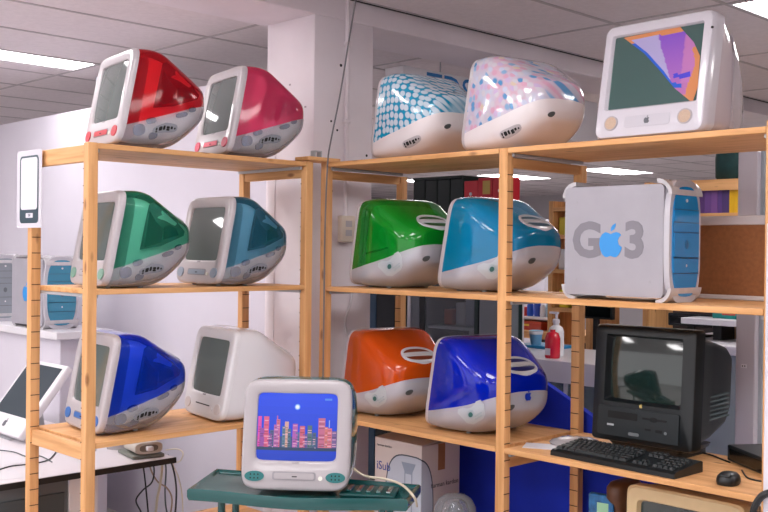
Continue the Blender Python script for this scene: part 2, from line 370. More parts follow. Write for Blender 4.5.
# left unit
LU = thing('wooden_shelving_unit', 'pine shelving unit at left holding the red, pink, green and blue computers', 'shelving')
LT = 2.115
post(LU, -.04, 0, 0, .042, LT+.001, 'l'); post(LU, -.519, -.479, 0, .042, LT-.012, 'x')
post(LU, -.04, 0, 1.083, 1.125, LT+.004, 'l'); post(LU, -.519, -.479, 1.083, 1.125, LT-.03, 'x')
for z in (2.115, 1.55, .955, .455):
    sh = MB().bbox((-.519+.005, .0425, z-TH), (0, 1.0825, z), .002, 1).build('shelf', WY, LU)
    for yy in (.046, 1.064):
        bracket(LU, (-.50, yy, z-TH-.014), (-.02, yy+.012, z-TH-.0005))
for yy in (.008, 1.087):
    for z0, z1 in ((LT-.072, LT-.006), (.955-.068, .955-.006), (.30, .36)):
        MB().bbox((-.479, yy, z0), (-.04, yy+.022, z1), .002, 1).build('side_rail', WX, LU)
# right unit
RU = thing('wooden_shelving_unit', 'long pine shelving unit at right with the all-white, patterned and bright coloured computers', 'shelving')
YF, YB = 1.2136, 1.7557
RZ = (2.121, 1.541, .944, .46)
for x0, x1 in ((-.052, -.010), (1.022, 1.066), (2.107, 2.150)):
    post(RU, x0, x1, YF, YF+.04, 2.121 if x0 < 2 else 2.14, 'x' if x0 > 0 else ''); post(RU, x0, x1, YB-.04, YB, 2.085, 'y')
    for z0, z1 in ((2.045, 2.085), (.86, .92), (.12, .18)):
        MB().bbox((x0+.010, YF+.04, z0), (x1-.010, YB-.04, z1), .002, 1).build('side_rail', WY, RU)
for (x0, x1) in ((-.0095, 1.0215), (1.0665, 2.1065)):
    for z in RZ:
        MB().bbox((x0, YF, z-TH), (x1, YB-.005, z), .002, 1).build('shelf', WX, RU)
        for xx in (x0+.004, x1-.016): bracket(RU, (xx, YF+.02, z-TH-.014), (xx+.012, YB-.05, z-TH-.0005))
# corner board joining the two units
t = thing('corner_joining_board', 'short pine board with a metal clip joining the two shelving units', 'board', (-.03, 1.17, 2.1215))
MB().bbox((-.045, -.095, 0), (.055, .10, .018), .002, 1).build('board', WY, t)
cl = MB(); cl.bbox((-.02, -.022, .018), (.012, -.016, .05), .001, 1); cl.bbox((-.02, .016, .018), (.012, .022, .05), .001, 1); cl.bbox((-.02, -.022, .047), (.012, .022, .052), .001, 1)
cl.build('metal_clip', m_metal, t)

# ================================================================== EGG-SHAPED COMPUTERS
#        y     k    w     zb    zt    n    belt
STN = [(.026, .22, .190, .008, .376, 8.0, .076),
       (.090, .20, .193, .002, .385, 6.8, .095),
       (.160, .15, .193, .000, .384, 5.6, .116),
       (.220, .11, .189, .000, .366, 4.8, .133),
       (.280, .08, .183, .006, .340, 4.2, .150),
       (.330, .05, .173, .018, .316, 3.8, .164),
       (.375, .03, .159, .036, .292, 3.4, .174),
       (.410, .02, .138, .058, .270, 3.2, .182),
       (.432, .01, .108, .080, .252, 2.8, .187),
       (.442, .00, .050, .122, .218, 2.4, .190)]
STN = [(.055+(y-.055)*.987, k*.919, w*(1+.025*math.sin(PI*(y-.055)/.387)), zb, zt-.302*(y-.055)/.387*(zt-.2)+.017*(y-.055)/.387, n, bl) for y, k, w, zb, zt, n, bl in STN]
STN_BASE = STN
TRAY = [(.014, .182), (.044, .169), (.080, .151), (.110, .124), (.136, .088), (.162, .036)]; SLOT = [(.012, .183), (.036, .172), (.064, .156), (.090, .133), (.112, .102), (.140, .046)]
BELT = [.076, .088, .102, .114, .128, .143, .158, .171, .181, .187]
def shape(tab):
    T = STN_BASE[:4]+[(r[0], r[1], w*1.012, zb)+tuple(r[4:]) for r, (zb, w) in zip(STN_BASE[4:], tab)]
    return [tuple(r[:6])+(b,) for r, b in zip(T, BELT)] if tab is SLOT else T
def nlow(n): return min(n, 3.4) if n < 5 else 3.4+(n-5)*1.5
def stn(u):
    u = max(0, min(len(STN)-1.0001, u)); i = int(u); t = u-i
    P = [STN[max(i-1, 0)], STN[i], STN[i+1], STN[min(i+2, len(STN)-1)]]
    return [.5*((2*b)+(c-a)*t+(2*a-5*b+4*c-d)*t*t+(3*b-a-3*c+d)*t**3) for a, b, c, d in zip(*P)]
def sepoint(st, a, g=1):
    y, k, w, zb, zt, n, bl = st; zc, h = (zb+zt)/2, (zt-zb)/2*g; w = w*g
    c, s = math.cos(a), math.sin(a)
    if s < 0: n = nlow(n)
    x = w*math.copysign(abs(c)**(2/n), c); z = zc+h*math.copysign(abs(s)**(2/n), s)
    return (x, y+k*z, z)
def beltang(st):
    y, k, w, zb, zt, n, bl = st; q = max(-.97, min(.97, (bl-(zb+zt)/2)/((zt-zb)/2)))
    if q < 0: n = nlow(n)
    return math.asin(math.copysign(abs(q)**(n/2), q))
def find_u(y, z):
    lo, hi = 0, len(STN)-1.001
    for _ in range(30):
        m = (lo+hi)/2; s = stn(m)
        if s[0]+s[1]*z < y: lo = m
        else: hi = m
    return lo
def surf_x(y, z):
    s = stn(find_u(y, z)); zc, h = (s[3]+s[4])/2, (s[4]-s[3])/2
    n = s[5] if z > zc else nlow(s[5])
    q = max(0, 1-abs((z-zc)/h)**n); return s[2]*q**(1/n)
def surf_z(x, y):
    z = .3
    for _ in range(12):
        s = stn(find_u(y, z)); q = max(0, 1-min(1, abs(x/s[2]))**s[5]); z = .5*z+.5*((s[3]+s[4])/2+(s[4]-s[3])/2*q**(1/s[5]))
    return z
def side_patch(mb, outline, off=.0012, rings=4):
    """a thin plate that follows the flank; outline in (y, z)"""
    n = len(outline); cy = sum(p[0] for p in outline)/n; cz = sum(p[1] for p in outline)/n
    vs = []
    for k in range(rings, 0, -1):
        for y, z in outline:
            yy, zz = cy+(y-cy)*k/rings, cz+(z-cz)*k/rings; vs.append((surf_x(yy, zz)+off, yy, zz))
    base = [(surf_x(y, z)-.004+min(0, off), y, z) for y, z in outline]
    vs = base+vs+[(surf_x(cy, cz)+off, cy, cz)]; fs = []
    for k in range(rings):
        for j in range(n): fs.append((k*n+j, k*n+(j+1) % n, (k+1)*n+(j+1) % n, (k+1)*n+j))
    for j in range(n): fs.append((rings*n+j, rings*n+(j+1) % n, (rings+1)*n))
    return mb.add(vs, fs)
def S_(u, a): return Vector(sepoint(stn(u), a))
def spatch(mb, c, outline, off=.003, rings=3):
    """a thin plate following the skin around (u, a); outline in metres (rearwards, upwards)"""
    u0, a0 = c; e = .02
    du, da = (S_(u0+e, a0)-S_(u0-e, a0)).length/(2*e), (S_(u0, a0+e)-S_(u0, a0-e)).length/(2*e)
    def Q(s, t, o):
        u, a = u0+s/du, a0+t/da
        n = (S_(u, a+.01)-S_(u, a-.01)).cross(S_(u+.01, a)-S_(u-.01, a))
        if n.length > 0: n.normalize()
        p = S_(u, a)
        if n.dot(p-Vector((0, p.y-.05, .19))) < 0: n = -n
        return p+n*o
    n = len(outline); cx = sum(p[0] for p in outline)/n; cy = sum(p[1] for p in outline)/n
    vs = [Q(x, y, -.003) for x, y in outline]
    for k in range(rings, 0, -1): vs += [Q(cx+(x-cx)*k/rings, cy+(y-cy)*k/rings, off) for x, y in outline]
    vs.append(Q(cx, cy, off)); fs = []
    for k in range(rings):
        for j in range(n): fs.append((k*n+j, k*n+(j+1) % n, (k+1)*n+(j+1) % n, (k+1)*n+j))
    for j in range(n): fs.append((rings*n+j, rings*n+(j+1) % n, (rings+1)*n))
    return mb.add(vs, fs)
def top_patch(mb, outer, inner, off=.003, depth=.0):
    n = len(outer)
    vs = [(x, y, surf_z(x, y)-.006) for x, y in outer]+[(x, y, surf_z(x, y)+off) for x, y in outer]+[(x, y, surf_z(x, y)+off) for x, y in inner]+[(x, y, surf_z(x, y)-.006) for x, y in inner]
    fs = []
    for k in range(3):
        for j in range(n): fs.append((k*n+j, k*n+(j+1) % n, (k+1)*n+(j+1) % n, (k+1)*n+j))
    return mb.add(vs, fs)
def top_disc(mb, outl, off=.0012):
    n = len(outl); cx = sum(p[0] for p in outl)/n; cy = sum(p[1] for p in outl)/n; vs = []
    for k in (3, 2, 1):
        for x, y in outl:
            xx, yy = cx+(x-cx)*k/3, cy+(y-cy)*k/3; vs.append((xx, yy, surf_z(xx, yy)+off))
    vs.append((cx, cy, surf_z(cx, cy)+off)); fs = []
    for k in range(2):
        for j in range(n): fs.append((k*n+j, k*n+(j+1) % n, (k+1)*n+(j+1) % n, (k+1)*n+j))
    for j in range(n): fs.append((2*n+j, 2*n+(j+1) % n, 3*n))
    return mb.add(vs, fs)
K = .22*.919
FY = [0]
def fpatch(mb, outl, y0, y1):          # a plate on the leaning front face; outline in (x, z)
    return mb.prism(outl, lambda p: (p[0], FY[0]+y0+K*p[1], p[1]), lambda p: (p[0], FY[0]+y1+K*p[1], p[1]))
NR = 56
def imac(name, label, loc, rz, upper, lower=None, bezel=None, speaker=None, slot=None, inner=None, kind='tray', scr=None, group='egg-shaped computers on the shelves', sc=1, handle=True, ports=True, sy=1):
    global STN
    STN = shape(SLOT if kind in ('slot', 'pattern') else TRAY)
    t = thing(name, label, 'computer', loc, rz, group); t.scale = (sc, sc*sy, sc)
    bezel = bezel or m_bezel; lower = lower or (m_frost2 if kind in ('tray', 'table') else m_frost); speaker = speaker or m_bezel; slot = slot or m_bezel
    us = [i*(len(STN)-1)/48 for i in range(49)]
    up = MB(); lo = MB(); ru = []; rl = []
    for u in us:
        st = stn(u); b = beltang(st)
        ru.append([sepoint(st, b+(PI-2*b)*j/NR) for j in range(NR+1)])
        rl.append([sepoint(st, PI-b+(PI+2*b)*j/NR) for j in range(NR+1)])
    up.loft(ru, False); up.add(ru[-1], [tuple(range(NR+1))])
    lo.loft(rl, False); lo.add(rl[-1], [tuple(range(NR+1))])
    us_ = up.build('upper_shell', upper, t, True, 60); ls_ = lo.build('lower_shell', lower, t, True, 60)
    if inner:
        ri = MB(); rr = []
        for u in us[5:43]:
            st = stn(u); rr.append([sepoint(st, 2*PI*j/32, .86) for j in range(32)])
        ri.loft(rr, True, True, True); ri.build('inner_chassis', inner, t, True, 60)
        if kind == 'slot':
            gr = mat('inner_grille_dark', '2c3034', .5)
            for k_ in range(4):
                y_ = .085+.012*k_; side_patch(MB(), [(y_, .135+.003*k_), (y_+.008, .137+.003*k_), (y_+.034, .300), (y_+.026, .300)], -.006).build('inner_grille_bar', gr, t)
            side_patch(MB(), [(.150, .142), (.290, .168), (.288, .174), (.148, .150)], -.006).build('inner_seam', gr, t)
        if kind in ('tray', 'table'):
            def ip(nm, outl, m, off): 
                o = side_patch(MB(), outl, off).build(nm, m, t, True); return o
            dk_ = mat('inner_board_dark', '10181a', .25, var=.6, vscale=45)
            ip('inner_window', [(.158, .150), (.250, .165), (.375, .207), (.385, .225), (.345, .262), (.255, .318), (.222, .335), (.200, .325)], mat('inner_window_grey', '6d7276', .18, metal=.3, var=.6, vscale=10), -.012)
            ip('inner_board', [(.176, .160), (.255, .180), (.262, .232), (.225, .262), (.200, .300)], dk_, -.0105)
            ip('inner_coil', [(.262, .190), (.345, .210), (.330, .236), (.290, .248), (.265, .238)], dk_, -.0105)
            ip('inner_highlight', [(.235, .275), (.325, .246), (.340, .256), (.262, .305)], m_innerlite, -.0105)
            bl_ = mat('inner_blotch', '42527a', .5, var=.5, vscale=40)
            for y_, z_, a_, b_ in ((.100, .062, .026, .022), (.150, .100, .022, .012), (.165, .045, .020, .014), (.290, .135, .030, .010), (.345, .162, .020, .010)): ip('inner_part', ell(y_, z_, a_, b_, 14, 2.6, .25), bl_, -.012)
    # bezel
    s0 = stn(0); rings = []; bt = .47
    for dy, g in ((0, 1), (-.02, 1.004), (-.038, .998), (-.049, .982), (-.054, .960), (-.0555, .93)):
        s = list(s0); s[0] += dy*bt
        if g < .97: s[5] = 8
        rings.append([sepoint(s, 2*PI*(j+.5)/64, g) for j in range(64)])
    cz, hw, hh, n = .220, .141, .115, 16
    yo = .026-.0555*bt
    def oring(hw, hh, y):
        out = []
        for j in range(64):
            a = 2*PI*(j+.5)/64; c, s = math.cos(a), math.sin(a)
            x = hw*math.copysign(abs(c)**(2/n), c); z = cz+hh*math.copysign(abs(s)**(2/n), s); out.append((x, y+yo+K*z, z))
        return out
    rings += [oring(hw+.006, hh+.006, -.0005), oring(hw, hh, .003), oring(hw-.003, hh-.003, .012)]
    bz = MB().loft(rings); bz.build('bezel', bezel, t, True, 35)
    g = MB(); nx, nz = 14, 12; vs = []
    for i in range(nx+1):
        for j in range(nz+1):
            a, b = 2*i/nx-1, 2*j/nz-1; z = cz+b*(hh+.002); vs.append((a*(hw+.002), yo+.012-.011*(1-a*a*.5-b*b*.5)*1.0+K*z, z))
    fs = [(i*(nz+1)+j, (i+1)*(nz+1)+j, (i+1)*(nz+1)+j+1, i*(nz+1)+j+1) for i in range(nx) for j in range(nz)]
    sg = g.add(vs, fs).build('screen', scr or m_screen, t, True)
    FY[0] = yo
    # chin: speakers, disc slot, power button, badge
    for sx in (-1, 1):
        rx, rzz = (.026, .021) if kind != 'table' else (.034, .017)
        sp = fpatch(MB(), ell(sx*.140, .056, rx, rzz, 22), -.004, .003).build('speaker', speaker, t, True, 40)
        dots = MB()
        if kind != 'table': continue
        for a in (-1, 0, 1):
            for b in (-1, 1): fpatch(dots, ell(sx*.140+a*rx*.38, .056+b*rzz*.35, .0028, .0028, 6), -.0046, -.003)
        d = dots.build('speaker_holes', m_hole, sp); d['kind'] = 'stuff'
    if kind == 'tray' or kind == 'table':
        tr = fpatch(MB(), rrect(-.072, .048, .066, .068, .006), -.0035, .003).build('disc_tray', slot, t, True, 40)
        fpatch(MB(), rrect(-.010, .055, .008, .0585, .0015), -.0042, -.003).build('tray_slot', m_hole, tr)
        fpatch(MB(), rrect(-.078, .0445, .072, .0715, .007), -.0015, .003).build('tray_seam', mat('seam_grey', '8f8c92', .6), t)
        fpatch(MB(), ell(.088, .052, .0075, .0075, 12), -.003, .003).build('power_button', mat('button_pale', 'dcdcd4', .3), t, True)
    else:
        fpatch(MB(), rrect(-.065, .060, .065, .064, .0015), -.0018, .003).build('disc_slot', m_hole, t)
        fpatch(MB(), ell(.088, .052, .007, .007, 12), -.003, .003).build('power_button', m_white, t, True)
    fpatch(MB(), rrect(-.012, .099, .012, .105, .001), -.0012, .003).build('badge', mat('badge_grey', '9a969c', .5), t)
    # flank details
    if ports:
        if kind in ('tray', 'table', 'pattern'):
            pc = (2.72, -.395) if kind != 'pattern' else (4.45, -.62); ro_ = -.02 if kind == 'pattern' else .06
            pp = spatch(MB(), pc, ell(0, 0, .052, .019, 28, 3, ro_), .0022).build('port_panel', mat('port_plate', '8f929c', .35) if kind != 'pattern' else mat('port_plate_pale', 'b4aeb2', .35), t, True)
            for d, e, w_, h_ in ((-.040, .004, .004, .006), (-.040, -.007, .004, .004), (-.024, .003, .009, .009), (-.008, .003, .006, .009), (.010, .003, .009, .005), (.010, -.006, .009, .004), (.026, .002, .006, .006), (.040, -.001, .004, .004)):
                cx_, cy_ = d*math.cos(ro_)-e*math.sin(ro_), d*math.sin(ro_)+e*math.cos(ro_)
                spatch(MB(), pc, ell(cx_, cy_, w_*.8, h_*.95, 8, 5), .0036, 1).build('port', m_hole, pp)
        if kind in ('slot', 'pattern'):
            spatch(MB(), (8.0, -.78) if kind == 'slot' else (8.15, -.95), ell(0, 0, .017, .012, 18, 2, .2), .0025).build('vent_hole', mat('vent_dark', '4b5052', .5), t, True)
        if kind == 'slot':
            dc = (4.45, -.32); mp_ = mat('ring_pale', 'a4b0b6', .25)
            dr = spatch(MB(), dc, [(-.060, .016), (.050, .040), (.068, .028), (.066, -.020), (.048, -.040), (-.004, -.050), (-.030, -.036), (-.062, .004)], .0025, 4).build('port_door', shell('port_door_clear', 'f4f8fa', 'd9dfe5', .38, .08), t, True)
            spatch(MB(), dc, ell(0, 0, .018, .017, 18), .0040).build('door_finger_ring', mp_, dr, True)
            spatch(MB(), dc, ell(0, 0, .011, .010, 16), .0050).build('finger_hole', mat('hole_teal', '2c5f5c', .4), dr, True)
            for z0 in (-.016, -.030):
                spatch(MB(), dc, [(.016, z0), (.052, z0+.010), (.052, z0+.017), (.016, z0+.007)], .0042, 2).build('door_slot', mp_, dr)
    if handle:
        hm = mat('handle_clear', 'c3c6cc', .2, coat=.4)
        c = (0, .383); n = 36
        hd = top_patch(MB(), ell(*c, .088, .050, n, 2.2), ell(*c, .076, .040, n, 2.2), .004).build('handle_ring', hm, t, True, 50)
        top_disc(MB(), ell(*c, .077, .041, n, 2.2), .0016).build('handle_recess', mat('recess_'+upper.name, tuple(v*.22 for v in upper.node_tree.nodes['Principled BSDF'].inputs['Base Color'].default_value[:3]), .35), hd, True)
        bar = MB(); P = [(x, .380, surf_z(x, .380)+.006) for x in [(-.078+.156*i/12) for i in range(13)]]
        rings = [[(x, y-.013, z-.004), (x, y+.013, z-.016), (x, y+.013, z-.008), (x, y-.013, z+.004)] for x, y, z in P]
        bar.loft(rings, True, True, True).build('handle_bar', hm, t, True, 60)
    for sx in (-.10, .10):
        for yy in (.06, .20): MB().lathe([(.010, -.0005), (.012, .012)], (sx, yy, 0), 10).build('foot', mat('foot_grey', 'a7a9ae', .4), t)
    return t

LF = 'egg-shaped computers on the left shelves'; RF = 'egg-shaped computers on the right shelves'
def sh3(n, tint, body, st): return shell(n, tint, body, st)
red = sh3('ruby_plastic', 'ff6a70', 'e81830', .82); pink = sh3('strawberry_plastic', 'ff9cb8', 'ff4478', .62)
grn = sh3('lime_teal_plastic', 'b4f4de', '2ea482', .84); blb = sh3('blueberry_plastic', 'bce4f4', '3c90b4', .82)
ind = sh3('indigo_plastic', '7c9cff', '1448f8', .78)
sgrn = sh3('green_plastic', '48e068', '08922a', .45); sblu = sh3('blue_plastic', '38c0f4', '0892c0', .45)
sora = sh3('orange_plastic', 'ff9040', 'e05c18', .45); sind = sh3('deep_blue_plastic', '2c58ff', '0628c4', .45)
c_red = mat('red_detail', 'c23a44', .4); c_pink = mat('pink_detail', 'd9546c', .4); c_grn = mat('green_detail', '7fa898', .4); c_blb = mat('blue_grey_detail', '8f9db0', .4); c_ind = mat('blue_detail', '3a6db5', .4)

# left unit: front towards -y; origin at the front bottom centre
X0 = -.262
imac('red_desktop_computer', 'translucent ruby red egg-shaped computer on the top left shelf', (-0.18, 0.138, 2.1155), -8.4, red, speaker=c_red, slot=c_red, inner=m_innerlite, group=LF, sc=1.038, sy=0.941)
imac('pink_desktop_computer', 'translucent pink-red egg-shaped computer on the top shelf beside the pillar', (-0.19, 0.677, 2.1155), -11.1, pink, speaker=c_pink, slot=c_pink, inner=m_innerlite, group=LF, sc=1.048, sy=0.941)
imac('green_desktop_computer', 'see-through sea green egg-shaped computer on the middle left shelf', (-0.194, 0.09, 1.5505), -6.5, grn, speaker=c_grn, slot=m_bezel, inner=m_innerlite, group=LF, sc=1.029, sy=0.941)
imac('blue_grey_desktop_computer', 'see-through grey-blue egg-shaped computer on the middle left shelf next to the green one', (-0.197, 0.616, 1.5505), -4.4, blb, speaker=c_blb, slot=c_blb, inner=m_innerlite, group=LF, sc=1.031, sy=0.941)
imac('indigo_desktop_computer', 'see-through royal blue egg-shaped computer on the bottom left shelf', (-0.279, 0.116, 0.9555), -6.6, ind, speaker=c_ind, slot=c_ind, inner=m_innerlite, group=LF, sc=1.063, sy=0.941)
imac('white_desktop_computer', 'all-white egg-shaped computer on the bottom left shelf', (-0.214, 0.663, 0.9555), -9.0, m_snow, m_snow, m_snowbezel, mat('snow_speaker', 'cfc6c6', .5), kind='slotfront', inner=m_innerlite, group=LF, ports=False, sc=1.063, sy=0.941)
# right unit: front towards -x
Y0 = 1.45
imac('dotted_desktop_computer', 'egg-shaped computer with white dots on aqua blue, top right shelf', (0.244, 1.453, 2.1215), -98.6, dots_mat(), m_frostwhite, kind='pattern', group=RF, handle=False, sc=1.007, sy=0.957)
imac('floral_desktop_computer', 'egg-shaped computer with a pastel pink and blue flower pattern on the top shelf', (0.8, 1.449, 2.1215), -100.1, flower_mat(), m_frostwhite, kind='pattern', group=RF, handle=False, sc=1.015, sy=0.957)
imac('green_slot_desktop_computer', 'bright green egg-shaped computer seen from behind on the middle shelf', (0.081, 1.489, 1.5415), -97.2, sgrn, kind='slot', inner=m_innerlite, group=RF, sc=1.076, sy=0.957)
imac('blue_slot_desktop_computer', 'cyan blue egg-shaped computer behind the post on the middle shelf', (0.575, 1.531, 1.5415), -89.8, sblu, kind='slot', inner=m_innerlite, group=RF, sc=1.064, sy=0.957)
imac('orange_desktop_computer', 'orange egg-shaped computer on the lower right shelf', (0.005, 1.515, 0.9445), -101, sora, kind='slot', inner=m_innerlite, group=RF, sc=1.051, sy=0.957)
DB = imac('deep_blue_desktop_computer', 'deep blue egg-shaped computer with clear underside behind the post on the lower shelf', (0.574, 1.497, 0.9445), -99.1, sind, kind='slot', inner=m_innerlite, group=RF, sc=1.066, sy=0.957)
lg = MB()
for pts in (APPLE, LEAF): lg.prism(pts, lambda p: (-p[0]*.034, .4405*1, .168+p[1]*.034), lambda p: (-p[0]*.034, .4428, .168+p[1]*.034))
lg.build('logo', mat('logo_blue', '1238b8', .4), DB)

# ================================================================== WORKING COMPUTER ON THE TEAL TABLE
TZ = .88
c0 = Vector((.83, .36))
t = thing('teal_plastic_table', 'teal plastic table with a wavy tray edge in front of the corner', 'table', (c0.x, c0.y, 0))
m_teal = mat('teal_plastic', '074b4b', .25, coat=.4); m_teal2 = mat('teal_plastic_inner', '064242', .35)
bl, flt, fr_, br = (Vector(p)-c0 for p in ((.43, .30), (.627, .046), (1.235, .504), (1.117, .69)))
ax = (fr_-flt).normalized(); nx_ = Vector((ax.y, -ax.x))
def edge(a, b, n, bulge): 
    return [a.lerp(b, i/n)+nx_*bulge*(1-math.cos(2*PI*i/n))/2 for i in range(n)]
outl = edge(bl, flt, 3, 0)+edge(flt, fr_, 14, .055)+edge(fr_, br, 3, 0)+edge(br, bl, 6, 0)
outl = [(p.x, p.y) for p in outl]; ctr = (sum(p[0] for p in outl)/len(outl), sum(p[1] for p in outl)/len(outl))
def scl(k): return [(ctr[0]+(x-ctr[0])*k, ctr[1]+(y-ctr[1])*k) for x, y in outl]
MB().loft([[(x, y, z) for x, y in scl(k)] for k, z in ((.93, TZ-.030), (.985, TZ-.028), (1.0, TZ-.016), (1.0, TZ+.006), (.985, TZ+.012), (.965, TZ+.010), (.94, TZ))], True, True, True).build('table_top', m_teal, t, True, 50)
tr_ = MB()
rz_ = math.atan2(ax.y, ax.x); R = Matrix.Rotation(rz_, 3, 'Z')
pc = fr_.lerp(br, .5)-ax*.15
tray = MB().bbox((-.10, -.07, 0), (.09, .06, .012), .006, 2, R).build('pen_tray', m_teal2, t, True, loc=(pc.x, pc.y, TZ))
for i in range(5):
    MB().bbox((-.08+.034*i, -.05, .012), (-.062+.034*i, .04, .018), .003, 1, R).build('tray_rib', m_teal, tray)
for a, b in ((.13, .2), (.13, .75), (.87, .2), (.87, .75)):
    p = bl.lerp(br, a).lerp(flt.lerp(fr_, a), b)
    MB().tube([(p.x, p.y, 0), (p.x, p.y, TZ-.028)], .013, 10, 0).build('leg', m_teal, t, True)
for a in (.13, .87):
    p = bl.lerp(br, a).lerp(flt.lerp(fr_, a), .2); q = bl.lerp(br, a).lerp(flt.lerp(fr_, a), .75)
    MB().tube([(p.x, p.y, .15), (q.x, q.y, .15)], .009, 8, 0).build('stretcher', m_teal, t, True)
# the screen picture (a skyline at night), drawn as coloured faces
teal = shell('bondi_plastic', '30b0b0', '0c6a70', .45)
m_teald = mat('teal_speaker', '1c6a6c', .35)
rzT = 42
front = Vector((.924, .274))
T = imac('teal_desktop_computer', 'teal and white egg-shaped computer showing a night skyline, on the teal table', (front.x, front.y, TZ+.011), rzT, teal, bezel=mat('warm_grey_bezel', 'a39da1', .3, coat=.25), slot=mat('warm_grey_bezel', 'a39da1', .3), speaker=m_teald, inner=m_inner, kind='table', group='egg-shaped computers on the shelves', sc=.985)
T['group'] = 'computer on the teal table'
pic = MB(); cz, hw, hh = .220, .139, .113
def pq(x0, z0, x1, z1, col, lay): 
    n = max(1, int((x1-x0)/.03)); k = max(1, int((z1-z0)/.03))
    def P(x, z):
        a, b = x/.143, (z-cz)/.117
        return (x, .012-.011*(1-a*a*.5-b*b*.5)+K*z-.0008-.0003*lay, z)
    for i in range(n):
        for j in range(k):
            xa, xb = x0+(x1-x0)*i/n, x0+(x1-x0)*(i+1)/n; za, zb = z0+(z1-z0)*j/k, z0+(z1-z0)*(j+1)/k
            pic.add([P(xa, za), P(xb, za), P(xb, zb), P(xa, zb)], [(0, 1, 2, 3)], col)
def hc(h): return hexc(h)
for k in range(10):
    f_ = k/9; z0 = cz-hh+2*hh*k/10
    pq(-hw, z0, hw, z0+2*hh/10, tuple(a*(1-f_)+b*f_ for a, b in zip(hexc('1040c8'), hexc('0a48f0'))), 0)
pq(-hw, cz-hh*.62, hw, cz-hh*.28, hc('3a4f8a'), 1)
pq(-hw, cz-hh*.70, hw, cz-hh*.60, hc('2f4566'), 1)
rnd = random.Random(4)
bld = [(-.98, .30, .09, 'e24fae'), (-.83, .30, .13, 'e0608a'), (-.67, -.10, .10, '546090'), (-.57, .06, .12, 'b868b0'), (-.51, .22, .09, 'd8708c'), (-.36, .02, .08, '5e7f9a'), (-.30, .16, .10, 'd8a8a0'), (-.22, -.05, .08, '4f6f86'), (-.10, .10, .13, 'b25fb4'), (.08, .04, .13, 'd0607c'), (.27, .06, .12, '55707a'), (.40, -.15, .09, '4a5f80'), (.54, .28, .17, 'c86c90'), (.70, .02, .08, 'd87a7a'), (.76, -.02, .12, 'e07a90'), (.88, -.1, .12, '7a5f98'), (-.75, -.2, .14, '8450a0'), (.16, -.2, .12, '6a58a0'), (-.02, -.15, .1, '5070a0'), (-.93, -.05, .12, '9a50a8')]
for i, (x, top, w, c) in enumerate(bld):
    x0, x1 = x*hw, min(hw, (x+w)*hw); zb = cz-hh*.60; zt = cz+hh*top
    pq(x0, zb, x1, zt, hc(c), 2+i % 2)
    d = tuple(v*.45 for v in hc(c)); z = zb+.004
    while z < zt-.006:
        if rnd.random() < .75: pq(x0+.002, z, x1-.002, z+.0025, d if rnd.random() < .6 else hc('e8b0c8'), 4)
        z += .0075
pq(-.53*hw+.004, cz+hh*.2, -.53*hw+.007, cz+hh*.33, hc('d8708c'), 4); pq(.80*hw, cz, .80*hw+.003, cz+hh*.22, hc('a0b0e8'), 4)
for i in range(26):
    x = -hw+rnd.random()*2*hw*.96; z = cz-hh*(.36+.26*rnd.random()); pq(x, z, x+.004, z+.0022, hc(rnd.choice(['d0b0d8', '6fa0b8', 'c06090', '90a080'])), 5)
def disc(cx, cz_, r, col, lay):
    P = []
    for j in range(14):
        a = 2*PI*j/14; x, z = cx+r*math.cos(a), cz_+r*math.sin(a); aa, b = x/.143, (z-cz)/.117
        P.append((x, .012-.011*(1-aa*aa*.5-b*b*.5)+K*z-.0008-.0003*lay, z))
    pic.add(P, [tuple(range(14))], col)
disc(.0, cz+hh*.60, .0065, hc('f4f8ff'), 5); disc(.0, cz+hh*.60, .010, hc('7fb4ff'), 4)
pq(.68*hw, cz+hh*.80, .86*hw, cz+hh*.86, hc('4f8cf0'), 3)
pic.build('screen_picture', attr_mat('lit_screen', .78), T)
# cable on the table
P = [at(353, 468, 'z', .96), at(365, 476, 'z', .93), at(385, 479, 'z', .915), at(402, 485, 'z', .90), at(414, 497, 'z', .90), at(417, 506, 'z', .83)]
tag(MB().tube(P, .0045, 6, 5).build('cream_cable', mat('cream_cable', 'd8cdb8', .5), None, True), 'cream cable trailing over the right end of the teal table', 'cable')

# ================================================================== WHITE CUBE-FRONTED COMPUTER, top right shelf
t = thing('white_crt_computer', 'white square-fronted computer with an orange and violet reflection painted on its screen on the top right shelf', 'computer', (1.668, 1.222, 2.1215), -2); t.scale = (1.10, 1.065, 1.065)
KE = .17; NE = 56
def ering(y, w, zb, zt, n, k=KE, m=NE):
    out = []
    for j in range(m):
        a = 2*PI*(j+.5)/m; c, s = math.cos(a), math.sin(a); zc, h = (zb+zt)/2, (zt-zb)/2
        x = w*math.copysign(abs(c)**(2/n), c); z = zc+h*math.copysign(abs(s)**(2/n), s); out.append((x, y+k*z, z))
    return out
hwS, z0S, z1S = .165, .103, .358
fr = [rring(.07, .198, .004, .396, .028, KE), rring(.03, .200, .002, .398, .030, KE), rring(.012, .199, .003, .397, .030, KE), rring(.003, .195, .007, .393, .028, KE), rring(0, .189, .013, .387, .026, KE),
      rring(0, hwS+.004, z0S-.004, z1S+.004, .008, KE), rring(.006, hwS, z0S, z1S, .006, KE), rring(.014, hwS-.002, z0S+.002, z1S-.002, .005, KE)]
MB().loft(fr).build('front_frame', mat('emac_white', 'cac6cf', .22, coat=.5), t, True, 35)
MB().loft([rring(.013, hwS, z0S, z1S, .005, KE)], True, True).build('screen', mat('flat_screen_glass', '3e5a58', .08, spec=.6, coat=.4), t)
body = [ering(.071, .196, .006, .394, 14, KE), ering(.11, .191, .006, .386, 9, .13), ering(.19, .180, .006, .350, 8, .08), ering(.27, .161, .006, .298, 7, .04), ering(.35, .135, .008, .242, 6, .0), ering(.41, .105, .014, .195, 5, 0), ering(.425, .08, .03, .16, 4, 0)]
MB().loft(body, True, False, True).build('rear_shell', mat('emac_rear', 'cbbfc5', .25, coat=.6), t, True, 45)
